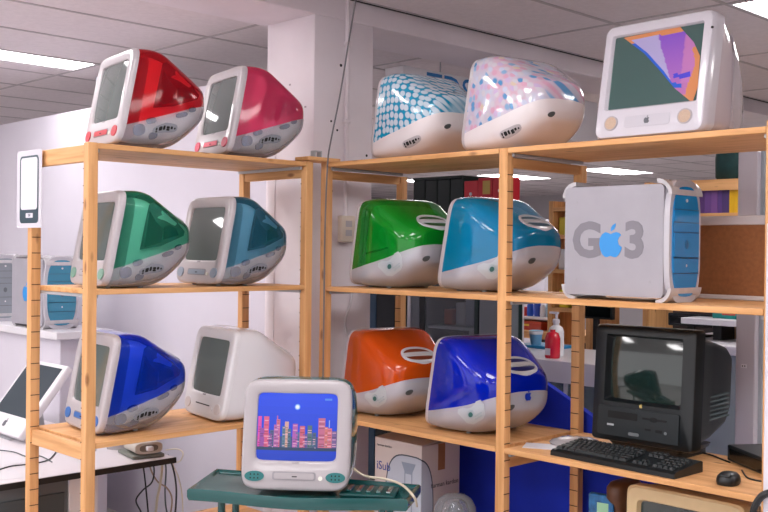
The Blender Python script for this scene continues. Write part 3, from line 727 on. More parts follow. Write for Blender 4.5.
sh_ = [ering(.20, .184, .004, .354, 8, .075), ering(.26, .174, .002, .316, 7, .04), ering(.33, .154, .002, .272, 6, .01), ering(.40, .124, .006, .222, 5, 0), ering(.44, .085, .02, .175, 4, 0)]
MB().loft(sh_, True, False, True).build('clear_cover', shell('clear_cover_plastic', 'ffffff', 'f2ecf2', .86, .05), t, True, 45)
for sx in (-1, 1):
    def fp(pts, y0, y1): return MB().prism(pts, lambda p: (p[0], y0+KE*p[1], p[1]), lambda p: (p[0], y1+KE*p[1], p[1]))
    sp = fp(ell(sx*.135, .055, .0255, .0255, 28), -.003, .004).build('speaker', mat('speaker_rim', 'a9a3a8', .3), t, True, 40)
    fp(ell(sx*.135, .055, .021, .021, 28), -.004, .0).build('speaker_cloth', mat('speaker_cream', 'c2a894', .8, var=.12, vscale=300), sp)
fp(rrect(-.083, .035, .083, .073, .008), -.0012, .003).build('disc_tray', mat('emac_tray', 'c2bfc8', .25, coat=.4), t, True, 40)
lg = MB()
for pts in (APPLE, LEAF): lg.prism(pts, lambda p: (p[0]*.022, -.0022+KE*(.055+p[1]*.022), .055+p[1]*.022), lambda p: (p[0]*.022, .0+KE*(.055+p[1]*.022), .055+p[1]*.022))
lg.build('logo', mat('logo_grey', '5d5f66', .4), t)
for zz in (.335, .06): MB().lathe([(.004, .193), (.004, .1985)], (0, .06, zz), 10, 'x').build('screw_hole', m_hole, t)
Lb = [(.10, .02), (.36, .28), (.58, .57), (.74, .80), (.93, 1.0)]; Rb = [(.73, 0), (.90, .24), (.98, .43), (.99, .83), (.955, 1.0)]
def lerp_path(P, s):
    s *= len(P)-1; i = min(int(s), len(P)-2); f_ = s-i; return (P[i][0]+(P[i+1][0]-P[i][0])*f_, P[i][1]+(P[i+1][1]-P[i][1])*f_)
reflection = MB(); NT, NS = 40, 30  # reflection on the screen glass, painted as flat coloured faces
def reflcol(u, v, s, q):
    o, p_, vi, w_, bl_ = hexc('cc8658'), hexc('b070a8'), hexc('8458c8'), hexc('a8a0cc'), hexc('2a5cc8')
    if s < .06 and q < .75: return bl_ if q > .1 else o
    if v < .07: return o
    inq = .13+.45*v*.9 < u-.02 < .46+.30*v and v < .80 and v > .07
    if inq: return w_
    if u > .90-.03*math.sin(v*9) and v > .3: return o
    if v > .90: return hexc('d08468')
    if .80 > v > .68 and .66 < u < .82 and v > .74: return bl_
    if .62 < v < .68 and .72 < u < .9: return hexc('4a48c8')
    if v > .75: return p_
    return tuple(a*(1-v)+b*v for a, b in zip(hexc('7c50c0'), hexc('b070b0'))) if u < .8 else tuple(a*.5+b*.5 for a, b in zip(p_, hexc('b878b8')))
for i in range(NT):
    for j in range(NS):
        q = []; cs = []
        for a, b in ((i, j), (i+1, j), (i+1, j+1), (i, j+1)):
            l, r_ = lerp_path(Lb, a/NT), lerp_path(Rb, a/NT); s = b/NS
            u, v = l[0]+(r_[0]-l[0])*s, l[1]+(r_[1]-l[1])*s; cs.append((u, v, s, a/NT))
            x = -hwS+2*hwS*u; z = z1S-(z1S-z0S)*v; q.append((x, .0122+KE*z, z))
        u, v, s, a_ = (sum(c[k] for c in cs)/4 for k in range(4)); reflection.add(q, [(0, 1, 2, 3)], reflcol(u, v, s, a_))
fo = reflection.build('painted_reflection', attr_mat('reflection_colours', 0, .15), t); fo['label'] = 'orange, violet and white painted reflection on the screen'

# ================================================================== TRANSLUCENT TOWERS
def tower(name, label, loc, rz, front, logo, text='G3', side=None, group=None):
    t = thing(name, label, 'computer', loc, rz, group)
    side = side or mat('tower_frost', 'a19ea7', .4, var=.05, vscale=8, coat=.2)
    hd = mat('tower_handle_clear', 'bfbcc0', .2, coat=.5, var=.1, vscale=30)
    D, Wd, H = .44, .222, .43
    MB().bbox((-D/2+.012, -Wd/2+.012, .022), (D/2-.012, Wd/2-.012, H-.022), .012, 2).build('case', side, t, True)
    for s in (-1, 1):
        ys = sorted((s*(Wd/2-.014), s*Wd/2))
        pn = MB().exty(rrect(-D/2+.006, .016, D/2-.020, H-.014, .018), *ys).build('side_panel', side, t)
        for a in (-1, 1):
            for b in (.07, H-.07): MB().lathe([(.005, s*(Wd/2)), (.0045, s*(Wd/2+.0008))], (a*.155-.007, 0, b), 8, 'y').build('screw', mat('tower_screw', 'a09da4', .4), pn)
        tx = mat('tower_letter_grey', '7d7a83', .4)
        rot = (PI/2, 0, 0) if s < 0 else (PI/2, 0, PI)
        if text:
            for ch, dx in ((text[0], -.103), (text[1], .098)):
                text_mesh(ch, .176, tx, 'letter', pn, (dx*(-s)-.012, s*(Wd/2+.0006), H/2-.002), rot, .0005, bold=.007)
        lg = MB()
        for pts in (APPLE, LEAF): lg.prism(pts, lambda p: (-s*p[0]*.104-.012, s*(Wd/2+.0004), H/2-.006+p[1]*.104), lambda p: (-s*p[0]*.104-.012, s*(Wd/2+.0022), H/2-.006+p[1]*.104))
        lg.build('logo', logo, pn)
    # four corner handles, bowed bars across the width
    for cx in (-1, 1):
        for top in (0, 1):
            arc = []
            for k in range(9):
                a = k/8*PI/2; r0, r1 = .062, .048
                arc.append((a, r0, r1))
            ox, oz = cx*(D/2-.050), (H-.052) if top else .052
            sg = 1 if top else -1
            out = [(ox+cx*math.sin(a)*.060, oz+sg*math.cos(a)*.058) for a, _, _ in arc]; inn = [(ox+cx*math.sin(a)*.046, oz+sg*math.cos(a)*.043) for a, _, _ in arc]
            hb = MB()
            ring = []
            for (x1, z1), (x2, z2) in zip(out, inn):
                ring.append([(x1, -Wd/2+.004, z1), (x1, Wd/2-.004, z1), (x2, Wd/2-.006, z2), (x2, -Wd/2+.006, z2)])
            hb.loft(ring, True, True, True).build('corner_handle', hd, t, True, 50)
    # front end (+x): white rim, coloured face, drive doors
    xf = D/2-.010
    rim = MB().extx(ell(0, H/2, Wd/2-.002, H/2+.004, 40, 3.6), xf-.03, xf+.012).build('front_rim', mat('tower_rim', 'bcbac2', .25, coat=.5), t, True, 40)
    MB().extx(ell(0, H/2, Wd/2-.019, H/2-.020, 40, 3.2), xf+.010, xf+.016).build('front_face', front, t, True, 40)
    dk = mat(front.name+'_seam', tuple(v*.45 for v in front.node_tree.nodes['Principled BSDF'].inputs['Base Color'].default_value[:3]), .4)
    for z0, z1 in ((.285, .325), (.16, .245), (.105, .155)):
        dr = MB().extx(rrect(-Wd/2+.026, z0, Wd/2-.026, z1, .003), xf+.015, xf+.0185).build('drive_door', front, t)
        MB().box((xf+.015, -Wd/2+.024, z0-.004), (xf+.0178, Wd/2-.024, z0-.001)).build('door_seam', dk, dr)
        MB().box((xf+.015, -Wd/2+.024, z1+.001), (xf+.0178, Wd/2-.024, z1+.004)).build('door_seam', dk, dr)
    MB().extx(ell(0, .36, .006, .006, 12), xf+.015, xf+.019).build('power_button', m_white, t)
    MB().extx(ell(0, .205, .012, .016, 18), xf+.015, xf+.0192).build('speaker_ring', dk, t)
    MB().extx(ell(0, .13, .004, .005, 10), xf+.0184, xf+.0195).build('reset_button', m_white, t)
    return t
f_blue = mat('tower_blue', '1586c8', .2, coat=.6); f_logo = mat('tower_logo_blue', '2f8fd8', .3)
tower('blue_white_tower', 'frosted white and blue tower computer with a large G3 on the middle right shelf', (1.518, 1.378, 1.5415), 0, f_blue, f_logo, group='tower computers')

# ================================================================== BLACK ALL-IN-ONE
t = thing('black_crt_computer', 'black all-in-one computer with a dark screen on the lower right shelf', 'computer', (1.490, 1.50, .944), 0)
mk = mat('black_case', '141d22', .42, var=.08, vscale=40); mk2 = mat('black_case_front', '10171b', .38); mg = mat('dark_green_glass', '1a2a27', .07, spec=.7, coat=.5)
FW, FH = .222, .486
KP = .06
def prr(y, w, zb, zt, n=.014): return rring(y, w, zb, zt, n, KP)
MB().loft([prr(.06, FW, .035, FH), prr(.02, FW, .035, FH), prr(.004, FW-.006, .040, FH-.006), prr(0, FW-.012, .046, FH-.012), prr(0, .166, .190, .452, .006), prr(.008, .162, .194, .448, .006), prr(.030, .152, .203, .440, .012)]).build('front_frame', mk2, t, True, 35)
g = MB(); vs = []
for i in range(13):
    for j in range(11):
        a, b = i/6-1, j/5-1; z = .3215+b*.1205; vs.append((a*.154, .030-.016*(1-a*a*.5-b*b*.5)+KP*z, z))
g.add(vs, [(i*11+j, (i+1)*11+j, (i+1)*11+j+1, i*11+j+1) for i in range(12) for j in range(10)]).build('screen', mg, t, True)
MB().loft([prr(.058, FW-.006, .040, FH-.008, .02), prr(.075, FW-.020, .046, FH-.030, .03), prr(.20, FW-.032, .060, FH-.050, .03), prr(.34, FW-.048, .095, FH-.080, .03), prr(.40, FW-.062, .14, FH-.11, .03)], True, False, True).build('rear_case', mk, t, True, 45)
MB().loft([[(x, y, z) for x, y in rrect(-.15-e, .0+f_, .15+e, .26, .03)] for z, e, f_ in ((.0, .0, .03), (.02, .0, .03), (.042, .02, .02))], True, True, True).build('foot_stand', mk2, t, True)
def pf(pts, y0, y1, m, n, par=t): return MB().prism(pts, lambda p: (p[0], y0+KP*p[1], p[1]), lambda p: (p[0], y1+KP*p[1], p[1])).build(n, m, par)
lp = pf(rrect(-.185, .060, .165, .172, .006), -.006, .003, mk, 'drive_panel')
pf(rrect(-.140, .128, -.010, .155, .003), -.0068, -.004, m_hole, 'disc_slot', lp)
pf(rrect(.012, .138, .115, .145, .003), -.0068, -.004, m_hole, 'floppy_slot', lp); pf(ell(.060, .141, .018, .009, 16), -.0070, -.004, m_hole, 'floppy_thumb_notch', lp)
pf(rrect(.025, .098, .050, .105, .002), -.0068, -.004, m_hole, 'phone_jack', lp); pf(rrect(.070, .095, .098, .106, .002), -.0068, -.004, m_hole, 'volume_slot', lp); pf(ell(.112, .098, .006, .006, 10), -.0068, -.004, mat('dim_grey', '6f767a', .5), 'power_key', lp)
pf(rrect(-.142, .098, -.112, .105, .001), -.0068, -.004, mat('badge_silver', 'b8bcc0', .4), 'badge', lp); pf(rrect(-.046, .070, .000, .082, .005), -.0068, -.004, mat('dim_grey', '6f767a', .5), 'nameplate', lp)
lg = MB()
for pts in (APPLE, LEAF): lg.prism(pts, lambda p: (p[0]*.014, -.0016+KP*.185, .185+p[1]*.014), lambda p: (p[0]*.014, .001+KP*.185, .185+p[1]*.014))
lg.build('logo', mat('logo_gold', 'c8b06a', .4), t)
for i in range(6):
    z = .135+i*.017; MB().extx([(.15, z), (.34, z+.004), (.34, z+.010), (.15, z+.006)], FW-.050, FW-.0295).build('vent_slat', mat('vent_slat_grey', '59666a', .4), t)
# keyboard
t = thing('black_keyboard', 'black computer keyboard in front of the black computer', 'keyboard', (1.530, 1.236, .9445), -2)
KW, KD = .265, .185
MB().prism([(0, 0), (0, .016), (.012, .022), (KD-.01, .040), (KD, .036), (KD, 0)], lambda p: (-KW, p[0], p[1]), lambda p: (KW, p[0], p[1])).build('keyboard_base', mk2, t)
ks = MB(); mkey = mat('key_black', '1b2124', .5)
def key(x0, x1, r):
    y0 = .018+r*.0255; z0 = .0225+y0*.105
    vs = [(x0+.0015, y0, z0), (x1-.0015, y0, z0), (x1-.0015, y0+.022, z0+.0023), (x0+.0015, y0+.022, z0+.0023), (x0+.004, y0+.003, z0+.010), (x1-.004, y0+.003, z0+.010), (x1-.004, y0+.018, z0+.0115), (x0+.004, y0+.018, z0+.0115)]
    ks.add(vs, [(0, 1, 5, 4), (1, 2, 6, 5), (2, 3, 7, 6), (3, 0, 4, 7), (4, 5, 6, 7)])
for r, ws in enumerate(([1.5, 1, 1.5, 6.5, 1.5, 1, 1.5], [2.25]+[1]*10+[2.25], [1.75]+[1]*11+[1.75], [1.5]+[1]*12+[1], [1]*13+[1.5], [1]*14)):
    x = -KW+.012; u = .0215
    for w in ws: key(x, x+w*u, r); x += w*u
    x = .072+.012
    for c in range(3):
        if r in (0, 4, 5) or (r == 1 and c == 1): key(x, x+u, r)
        x += u
    x = .155+.010
    for c in range(4):
        if r < 5: key(x, x+u, r)
        x += u
k_ = ks.build('keys', mkey, t); k_['kind'] = 'stuff'
# mouse
t = thing('black_mouse', 'rounded black mouse beside the keyboard', 'mouse', (1.948, 1.312, .9445), 10)
rg = []
for f_, zz in ((.94, 0), (1, .008), (.99, .018), (.9, .028), (.68, .036), (.35, .0395), (.05, .040)): rg.append([(x, y, zz) for x, y in ell(0, 0, .036*f_, .052*f_, 28, 2.5)])
MB().loft(rg, True, True, True).build('mouse_body', mk2, t, True, 60)
MB().bbox((-.018, -.046, .026), (.018, -.012, .0375), .005, 2).build('mouse_button', mk, t, True)
# black flat box and its leads
q0 = at(727, 461, 'z', .944); q1 = at(760, 475, 'z', .944); ang = math.degrees(math.atan2(q1.y-q0.y, q1.x-q0.x))
t = thing('black_set_top_box', 'flat black electronics box at the right end of the lower shelf', 'electronics', (q0.x, q0.y, .9445), ang)
MB().bbox((0, 0, .003), (.30, .16, .062), .004, 1).build('case', mk2, t)
MB().bbox((.02, -.002, .012), (.28, .002, .05), .001, 1).build('front_panel', mat('gloss_black', '0c0e10', .15), t)
for x in (.03, .27):
    for y in (.03, .13): MB().lathe([(.012, 0), (.012, .004)], (x, y, 0), 10).build('foot', m_dark, t)
for i, (pts, nm) in enumerate((([(700, 452), (712, 455), (722, 459), (730, 462)], 'black lead running from behind the keyboard to the flat black box'), ([(742, 470), (747, 477), (756, 480), (764, 481)], 'short black lead curling between the mouse and the flat black box'))):
    P = [at(a, b, 'z', .9485) for a, b in pts]; P = [Vector((p.x, p.y, .9475)) for p in P]
    tag(MB().tube(P, .003, 6, 5).build('black_lead', m_dark, None, True), nm, 'cable')
P = [at(a, b, 'z', .95) for a, b in ((692, 448), (700, 445), (708, 444), (707, 449), (698, 451), (694, 447), (704, 443))]
P = [Vector((p.x, p.y, .950+.004*i)) for i, p in enumerate(P)]
tag(MB().tube(P, .003, 6, 5).build('coiled_lead', mat('grey_lead', '565c60', .5), None, True), 'coiled grey lead on the shelf at the foot of the black computer', 'cable')
# plastic bag of leads and sheet on the lower shelf
q = at(575, 441, 'z', .944)
t = thing('clear_plastic_bag', 'crumpled clear plastic bag lying on the lower shelf by the post', 'bag', (1.20, 1.50, .9445), 15)
rg = []; rnd = random.Random(2)
for f_, zz in ((1, 0), (1.02, .006), (.9, .016), (.6, .024), (.2, .027)): rg.append([(x*(1+rnd.uniform(-.06, .06)), y*(1+rnd.uniform(-.06, .06)), max(0, zz+rnd.uniform(-.002, .002))) for x, y in ell(0, 0, .10*f_, .09*f_, 26, 2.4)])
MB().loft(rg, True, True, True).build('bag_film', shell('bag_clear', 'f2f0f2', 'cfc9cc', .45, .2), t, True, 30)
MB().tube([(.06*math.cos(a*.9), .05*math.sin(a*.9), .008+.0008*a) for a in range(12)], .003, 6, 4).build('rolled_lead', mat('tan_lead', 'a58b76', .5), t, True)
tag(MB().bbox((-.11, -.05, 0), (.10, .06, .0016), .0007, 1, Matrix.Rotation(.5, 3, 'Z')).build('paper_sheet', m_white, None, loc=(1.18, 1.37, .9445)), 'white sheet of paper on the lower shelf beside the keyboard', 'paper')

# ================================================================== UNDER THE RIGHT SHELVES
SZ = .4605
A = at(418, 446, 'z', .845); A = Vector((.485, 1.36))
t = thing('speaker_carton', 'white cardboard carton printed with a clear dome speaker under the right shelf', 'box', (A.x, A.y, SZ), 0)
bw, bd, bh = .30, .255, .385
mcard = mat('white_card', 'cdc2c0', .6, var=.03, vscale=8)
MB().bbox((-bw, 0, 0), (0, bd, bh), .002, 1).build('carton_body', mcard, t)
MB().box((-bw, .001, bh), (-.001, bd*.48, bh+.003), rot=Matrix.Rotation(.08, 3, 'X'), piv=(0, 0, bh)).build('flap', mcard, t)
MB().box((-bw, bd*.52, bh), (-.001, bd-.001, bh+.003), rot=Matrix.Rotation(-.06, 3, 'X'), piv=(0, bd, bh)).build('flap', mcard, t)
MB().box((.0002, bd*.42, bh-.12), (.0010, bd*.60, bh-.001)).build('packing_tape', mat('brown_tape', '9a6a3c', .35), t)
MB().box((-bw*.6, bd*.42, bh+.012), (.0005, bd*.60, bh+.016)).build('packing_tape', mat('brown_tape', '9a6a3c', .35), t)
m_p1 = mat('print_dome_outline', '3d4756', .4); m_p2 = mat('print_dome_body', 'b4bccb', .4); m_p3 = mat('print_dome_core', '8894a8', .4)
def wrap(pts, off, m, n):              # printed shape that runs round the front corner; pts (s, z), s<0 front face, s>0 side face
    for side in (-1, 1):
        P = [p for p in clip(pts, side)]
        if len(P) < 3: continue
        if side < 0: MB().prism(P, lambda p: (p[0], -.0002-off, p[1]), lambda p: (p[0], .0002, p[1])).build(n, m, t)
        else: MB().prism(P, lambda p: (.0002+off, p[0], p[1]), lambda p: (-.0002, p[0], p[1])).build(n, m, t)
def clip(pts, side):
    out = []
    for i in range(len(pts)):
        a, b = pts[i], pts[(i+1) % len(pts)]
        ia, ib = a[0]*side >= 0, b[0]*side >= 0
        if ia: out.append(a)
        if ia != ib:
            f_ = a[0]/(a[0]-b[0]); out.append((0, a[1]+(b[1]-a[1])*f_))
    return out
def dome(w, z1, z0, cx): 
    return [(cx+w*math.copysign(abs(math.cos(a))**.6, math.cos(a)), z0+(z1-z0)*math.sin(a)**.6) for a in [PI*i/24 for i in range(25)]]
wrap(dome(.155, .335, .06, -.075), .0004, m_p1, 'printed_outline'); wrap(dome(.149, .329, .06, -.075), .0008, m_p2, 'printed_dome')
wrap([(-.125, .30), (-.035, .30), (-.055, .26), (-.055, .08), (-.105, .08), (-.105, .26)], .0012, m_p3, 'printed_core'); wrap([(-.098, .25), (-.062, .25), (-.062, .08), (-.098, .08)], .0016, m_p2, 'printed_core')
txd = mat('print_dark', '2e3038', .5); txb = mat('print_blue', '24409a', .5)
text_mesh('harman kardon', .0155, txd, 'printed_text', t, (-bw+.065, -.0012, bh-.03), (PI/2, 0, 0), .0003)
text_mesh('harman kardon', .030, txd, 'printed_text', t, (.0012, bd*.60, bh-.185), (PI/2, 0, PI/2), .0003)
text_mesh('iSub', .055, txb, 'printed_text', t, (-bw+.060, -.0012, bh-.125), (PI/2, 0, 0), .0003)
t = thing('clear_dome_speaker', 'clear plastic dome speaker standing beside the white carton', 'speaker', (.70, 1.345, SZ))
MB().lathe([(.075, .0), (.085, .012), (.09, .06), (.093, .12), (.088, .165), (.070, .198), (.040, .215), (.006, .221)], (0, 0, 0), 28).build('dome', shell('dome_clear', 'f4f6fa', 'c0c4cc', .75, .04), t, True, 60)
MB().lathe([(.045, .01), (.050, .10), (.030, .16), (.014, .185)], (0, 0, 0), 20).build('speaker_core', mat('core_grey', '4c5058', .3, metal=.6), t, True)
MB().lathe([(.060, .004), (.060, .012)], (0, 0, 0), 20).build('base_ring', m_metal, t)
# beige monitor
q = at(629, 481, 'y', 1.30)
t = thing('beige_monitor', 'beige CRT monitor tucked under the lower right shelf', 'monitor', (1.795, 1.285, SZ), 0)
mbg = mat('beige_plastic', 'cdb389', .5, var=.05, vscale=20)
hgt = .885-SZ
fr = [ering(.05, .225, .02, hgt, 14, 0), ering(.008, .225, .02, hgt, 14, 0), ering(0, .217, .028, hgt-.008, 14, 0), ering(0, .180, .09, hgt-.047, 16, 0), ering(.02, .172, .098, hgt-.055, 18, 0)]
MB().loft(fr).build('front_frame', mbg, t, True, 35); MB().loft([ering(.018, .174, .096, hgt-.053, 18, 0)], True, True).build('screen', mg, t)
MB().loft([ering(.049, .220, .022, hgt-.002, 12, 0), ering(.2, .20, .03, hgt-.02, 9, 0), ering(.36, .13, .07, hgt-.10, 6, 0)], True, False, True).build('rear_case', mbg, t, True, 45)
MB().lathe([(.13, 0), (.12, .012), (.06, .03)], (0, .18, 0), 24).build('stand', mbg, t, True)
q = at(618, 486, 'y', 1.42)
t = thing('brown_leather_armrest', 'rounded brown leather object between the blue board and the beige monitor', 'armrest', (q.x+.01, 1.45, SZ))
zt = q.z+.02-SZ
MB().loft([[(x, y, z) for x, y in ell(0, 0, .045*f_, .09*f_, 20, 2.6)] for z, f_ in ((0, .8), (.05, .7), (zt-.09, .7), (zt-.06, 1.0), (zt-.02, 1.0), (zt-.004, .8), (zt, .4))], True, True, True).build('pad', mat('brown_leather', '5f3c28', .45, var=.2, vscale=30), t, True, 60)
q = at(611, 500, 'y', 1.40)
t = thing('small_blister_pack', 'small blue-green retail pack with a white label under the shelf', 'package', (q.x-.025, 1.37, SZ), 12)
MB().bbox((-.05, 0, 0), (.05, .03, q.z+.02-SZ), .003, 1).build('pack', mat('pack_blue', '1f6fae', .3, var=.6, vscale=30), t)
MB().box((-.015, -.001, q.z-.05-SZ), (.03, .001, q.z-.01-SZ)).build('label_patch', mat('pack_label', '9fd0a8', .5), t)
# blue board behind the shelves
t = MB().exty([(-.09, 0), (1.62, 0), (1.62, .745), (1.056, 1.02), (.853, 1.116), (.66, 1.20), (-.09, 1.20)], 1.795, 1.825).build('blue_display_board', mat('blue_felt', '1432c4', .9, var=.12, vscale=6))
tag(t, 'deep blue fabric board with a slanting top edge behind the lower shelves', 'board')
# cork board on the middle shelf
t = thing('brown_pin_board', 'brown pin board with white edging standing behind the tower computer', 'board', (1.60, 1.725, 1.5415))
MB().box((0, 0, .016), (.50, .012, .285)).build('cork_panel', mat('cork', '8f5a34', .85, var=.15, vscale=60), t)
for a, b in (((-.01, -.004, 0), (.50, .016, .018)), ((-.01, -.004, .283), (.50, .016, .318))): MB().bbox(a, b, .003, 1).build('edging', mat('edging_white', 'c9c2c4', .4), t)
# white cabinet at the right edge
t = thing('white_upright_board', 'tall white board on feet cut by the right edge of the picture', 'board', (2.314, .78, 0))
MB().bbox((0, 0, .06), (.36, .03, 1.80), .003, 1).build('panel', m_wall, t)
MB().bbox((.01, -.003, 1.76), (.35, -.0005, 1.79), .001, 1).build('top_strip', m_white, t)
for x in (.04, .28): MB().bbox((x, -.12, 0), (x+.04, .15, .0595), .004, 1).build('foot', m_metal, t)
P = [at(a, b, 'y', .77) for a, b in ((769, 493), (762, 496), (756, 504), (753, 514), (753, 530))]
tag(MB().tube(P, .010, 8, 5).build('thick_black_cable', m_dark, None, True), 'thick black cable curving through the lower right corner', 'cable')

# ================================================================== LEFT: SIGN, DESK, HUTCH
q0, q1 = at(17.5, 152, 'y', -.006), at(42, 151, 'y', -.006); q2 = at(19, 228, 'y', -.006)
t = thing('hanging_sign', 'laminated sign with a phone outline taped to the rear left post', 'sign', (q0.x, -.006, q2.z))
w, h = q1.x-q0.x, q0.z-q2.z
MB().box((0, 0, 0), (w, .0012, h)).build('laminate', mat('laminate', 'd6d3dc', .2, coat=.4), t)
MB().exty(rrect(w*.12, h*.06, w*.88, h*.93, .020, 6), -.0006, .0).build('phone_outline', mat('phone_dark', '2e4550', .4), t)
MB().exty(rrect(w*.17, h*.235, w*.83, h*.905, .014, 6), -.0012, -.0005).build('phone_screen', mat('phone_white', 'dcd9e2', .4), t)
MB().exty(rrect(w*.38, h*.13, w*.66, h*.19, .002, 2), -.0012, -.0005).build('phone_label', mat('phone_white', 'dcd9e2', .4), t)
text_mesh('200', .016, mat('phone_dark', '2e4550', .4), 'phone_label_text', t, (w*.52, -.0016, h*.16), (PI/2, 0, 0), .0002)

# desk behind the left unit
DZ = .705
t = thing('white_desk', 'white desk with a black edge behind the left shelving', 'desk', (-1.05, -.4, 0))
MB().box((-1.2, -1.4, DZ-.024), (.43, 1.195, DZ)).build('desk_top', mat('desk_white', 'd6d0d4', .35), t)
MB().box((.4301, -1.4, DZ-.028), (.436, 1.2, DZ-.002)).build('edge_band', m_dark, t); MB().box((-1.2, 1.1951, DZ-.028), (.436, 1.201, DZ-.002)).build('edge_band', m_dark, t)
pd = MB().bbox((-.30, .30, .02), (.40, .80, DZ-.03), .004, 1).build('pedestal', mat('pedestal_grey', '5b6064', .5), t)
MB().box((.4001, .66, .02), (.412, .80, DZ-.03)).build('side_strip', m_white, pd)
for z in (.10, .28, .46): MB().bbox((.400, .32, z), (.410, .64, z+.16), .002, 1).build('drawer', mat('drawer_grey', '3f464a', .45), pd)
for x in (-1.1, -.5): MB().box((x, 1.10, 0), (x+.04, 1.14, DZ-.03)).build('leg', m_metal, t); MB().box((x, -1.35, 0), (x+.04, -1.31, DZ-.03)).build('leg', m_metal, t)
# hutch shelf with towers
t = thing('white_side_cabinet', 'white cabinet against the partition carrying old tower computers', 'cabinet', (-2.5, .97, 0))
HZ = 1.222
MB().bbox((-1.5, -.165, HZ-.045), (.62, .20, HZ), .004, 1).build('top_board', m_white, t)
MB().bbox((-1.45, -.12, 0), (.58, .19, HZ-.0451), .004, 1).build('carcass', m_wall, t)
tower('blue_white_tower', 'blue fronted tower computer on the white cabinet seen between the left posts', (-2.32, .945, HZ+.001), 0, mat('tower_dull_blue', '2f7f9e', .25, coat=.5), f_logo, text=None, group='tower computers')
tower('graphite_tower', 'grey tower computer at the left edge on the white cabinet', (-3.10, .94, HZ+.001), 0, mat('tower_graphite', '8d949c', .25, coat=.5), mat('tower_logo_grey', '7d8188', .4), text=None, side=mat('tower_grey_side', 'aab0b8', .3, coat=.3), group='tower computers')
# leaning white flat computer on the desk
t = thing('white_flat_computer', 'white flat-screen computer tilted far back on the desk', 'computer', (-1.62, .52, DZ+.0005), 0)
R = Matrix.Rotation(math.radians(-38), 3, 'X'); pv = (0, -.15, .03)
MB().bbox((-.225, -.16, .03), (.225, -.115, .47), .012, 3, R, pv).build('housing', m_white, t, True)
MB().bbox((-.195, -.1625, .135), (.195, -.158, .445), .002, 1, R, pv).build('screen', mat('lcd_dark', '3b454c', .2), t)
lg = MB()
for pts in (APPLE, LEAF): lg.prism(pts, lambda p: R @ (Vector((p[0]*.04, -.1612, .085+p[1]*.04))-Vector(pv))+Vector(pv), lambda p: R @ (Vector((p[0]*.04, -.159, .085+p[1]*.04))-Vector(pv))+Vector(pv))
lg.build('logo', mat('logo_grey', '5d5f66', .4), t)
MB().extx([(-.14, 0), (.14, 0), (.14, .006), (.06, .012), (.03, .20), (.015, .20), (.03, .010), (-.14, .006)], -.09, .09).build('stand', m_metal, t)
# small stuff on the desk
t = thing('beige_power_adapter', 'rounded beige power block with a plug at the end of the desk', 'adapter', (-.77, .70, DZ+.0005), -10); t.scale = (.8,)*3
MB().bbox((-.13, -.10, 0), (.13, .10, .022), .006, 2).build('lower_block', mat('adapter_green_grey', '6b6e66', .5), t, True)
MB().extx(ell(-.0, .062, .085, .034, 30, 3.5), -.07, .13).build('upper_block', mat('adapter_beige', 'b9b1a6', .4), t, True, 40)
MB().extx(ell(-.0, .062, .058, .020, 24, 3), .130, .1315).build('socket_face', mat('adapter_dark', '6e655c', .5), t)
MB().bbox((.131, -.022, .050), (.165, .018, .076), .005, 2).build('plug', m_white, t, True)
t = thing('clear_plastic_tub', 'small clear plastic tub on the desk behind the shelf', 'tub', (at(118, 448, 'z', DZ).x, at(118, 448, 'z', DZ).y, DZ+.0005), 0)
cl_ = shell('tub_clear', 'f4f4f6', 'd4d0d2', .55, .1)
MB().lathe([(.055, .0), (.062, .05), (.066, .052), (.060, .0525)], (0, 0, 0), 22).build('tub_body', cl_, t, True)
MB().tube([(.03*math.cos(i*1.3), .03*math.sin(i*1.3), .006+.003*i) for i in range(10)], .004, 6, 4).build('coiled_wire', mat('tan_lead', 'a58b76', .5), t, True)
t = thing('teal_handset', 'teal grey handset lying on the desk at the far left', 'phone', (-1.20, -.02, DZ+.0005), 25)
MB().bbox((-.10, -.03, 0), (.10, .03, .022), .008, 2).build('handset_body', mat('handset', '4f7078', .4), t, True)
for i in range(4): MB().bbox((-.05+.025*i, -.015, .022), (-.035+.025*i, .015, .0245), .001, 1).build('handset_key', m_white, t)
for nm, x, y, r in (('white sheet of paper on the desk below the flat-screen computer', -1.05, .12, 20), ('white sheet of paper near the black desk edge', -.80, -.05, -15)):
    tag(MB().box((-.10, -.14, 0), (.10, .14, .001), rot=Matrix.Rotation(math.radians(r), 3, 'Z')).build('paper_sheet', m_white, None, loc=(x, y, DZ+.0005)), nm, 'paper')
for nm, m_, pts in (('thin dark lead lying across the desk from the left', m_dark, [(-2, 470), (12, 466), (30, 464), (48, 460), (56, 452)]), ('thin grey lead looping on the desk at far left', mat('grey_lead', '565c60', .5), [(-2, 450), (14, 452), (28, 457), (40, 456), (52, 462)])):
    P = [at(a, b, 'z', DZ+.004) for a, b in pts]
    tag(MB().tube(P, .003, 6, 5).build('desk_lead', m_, None, True), nm, 'cable')
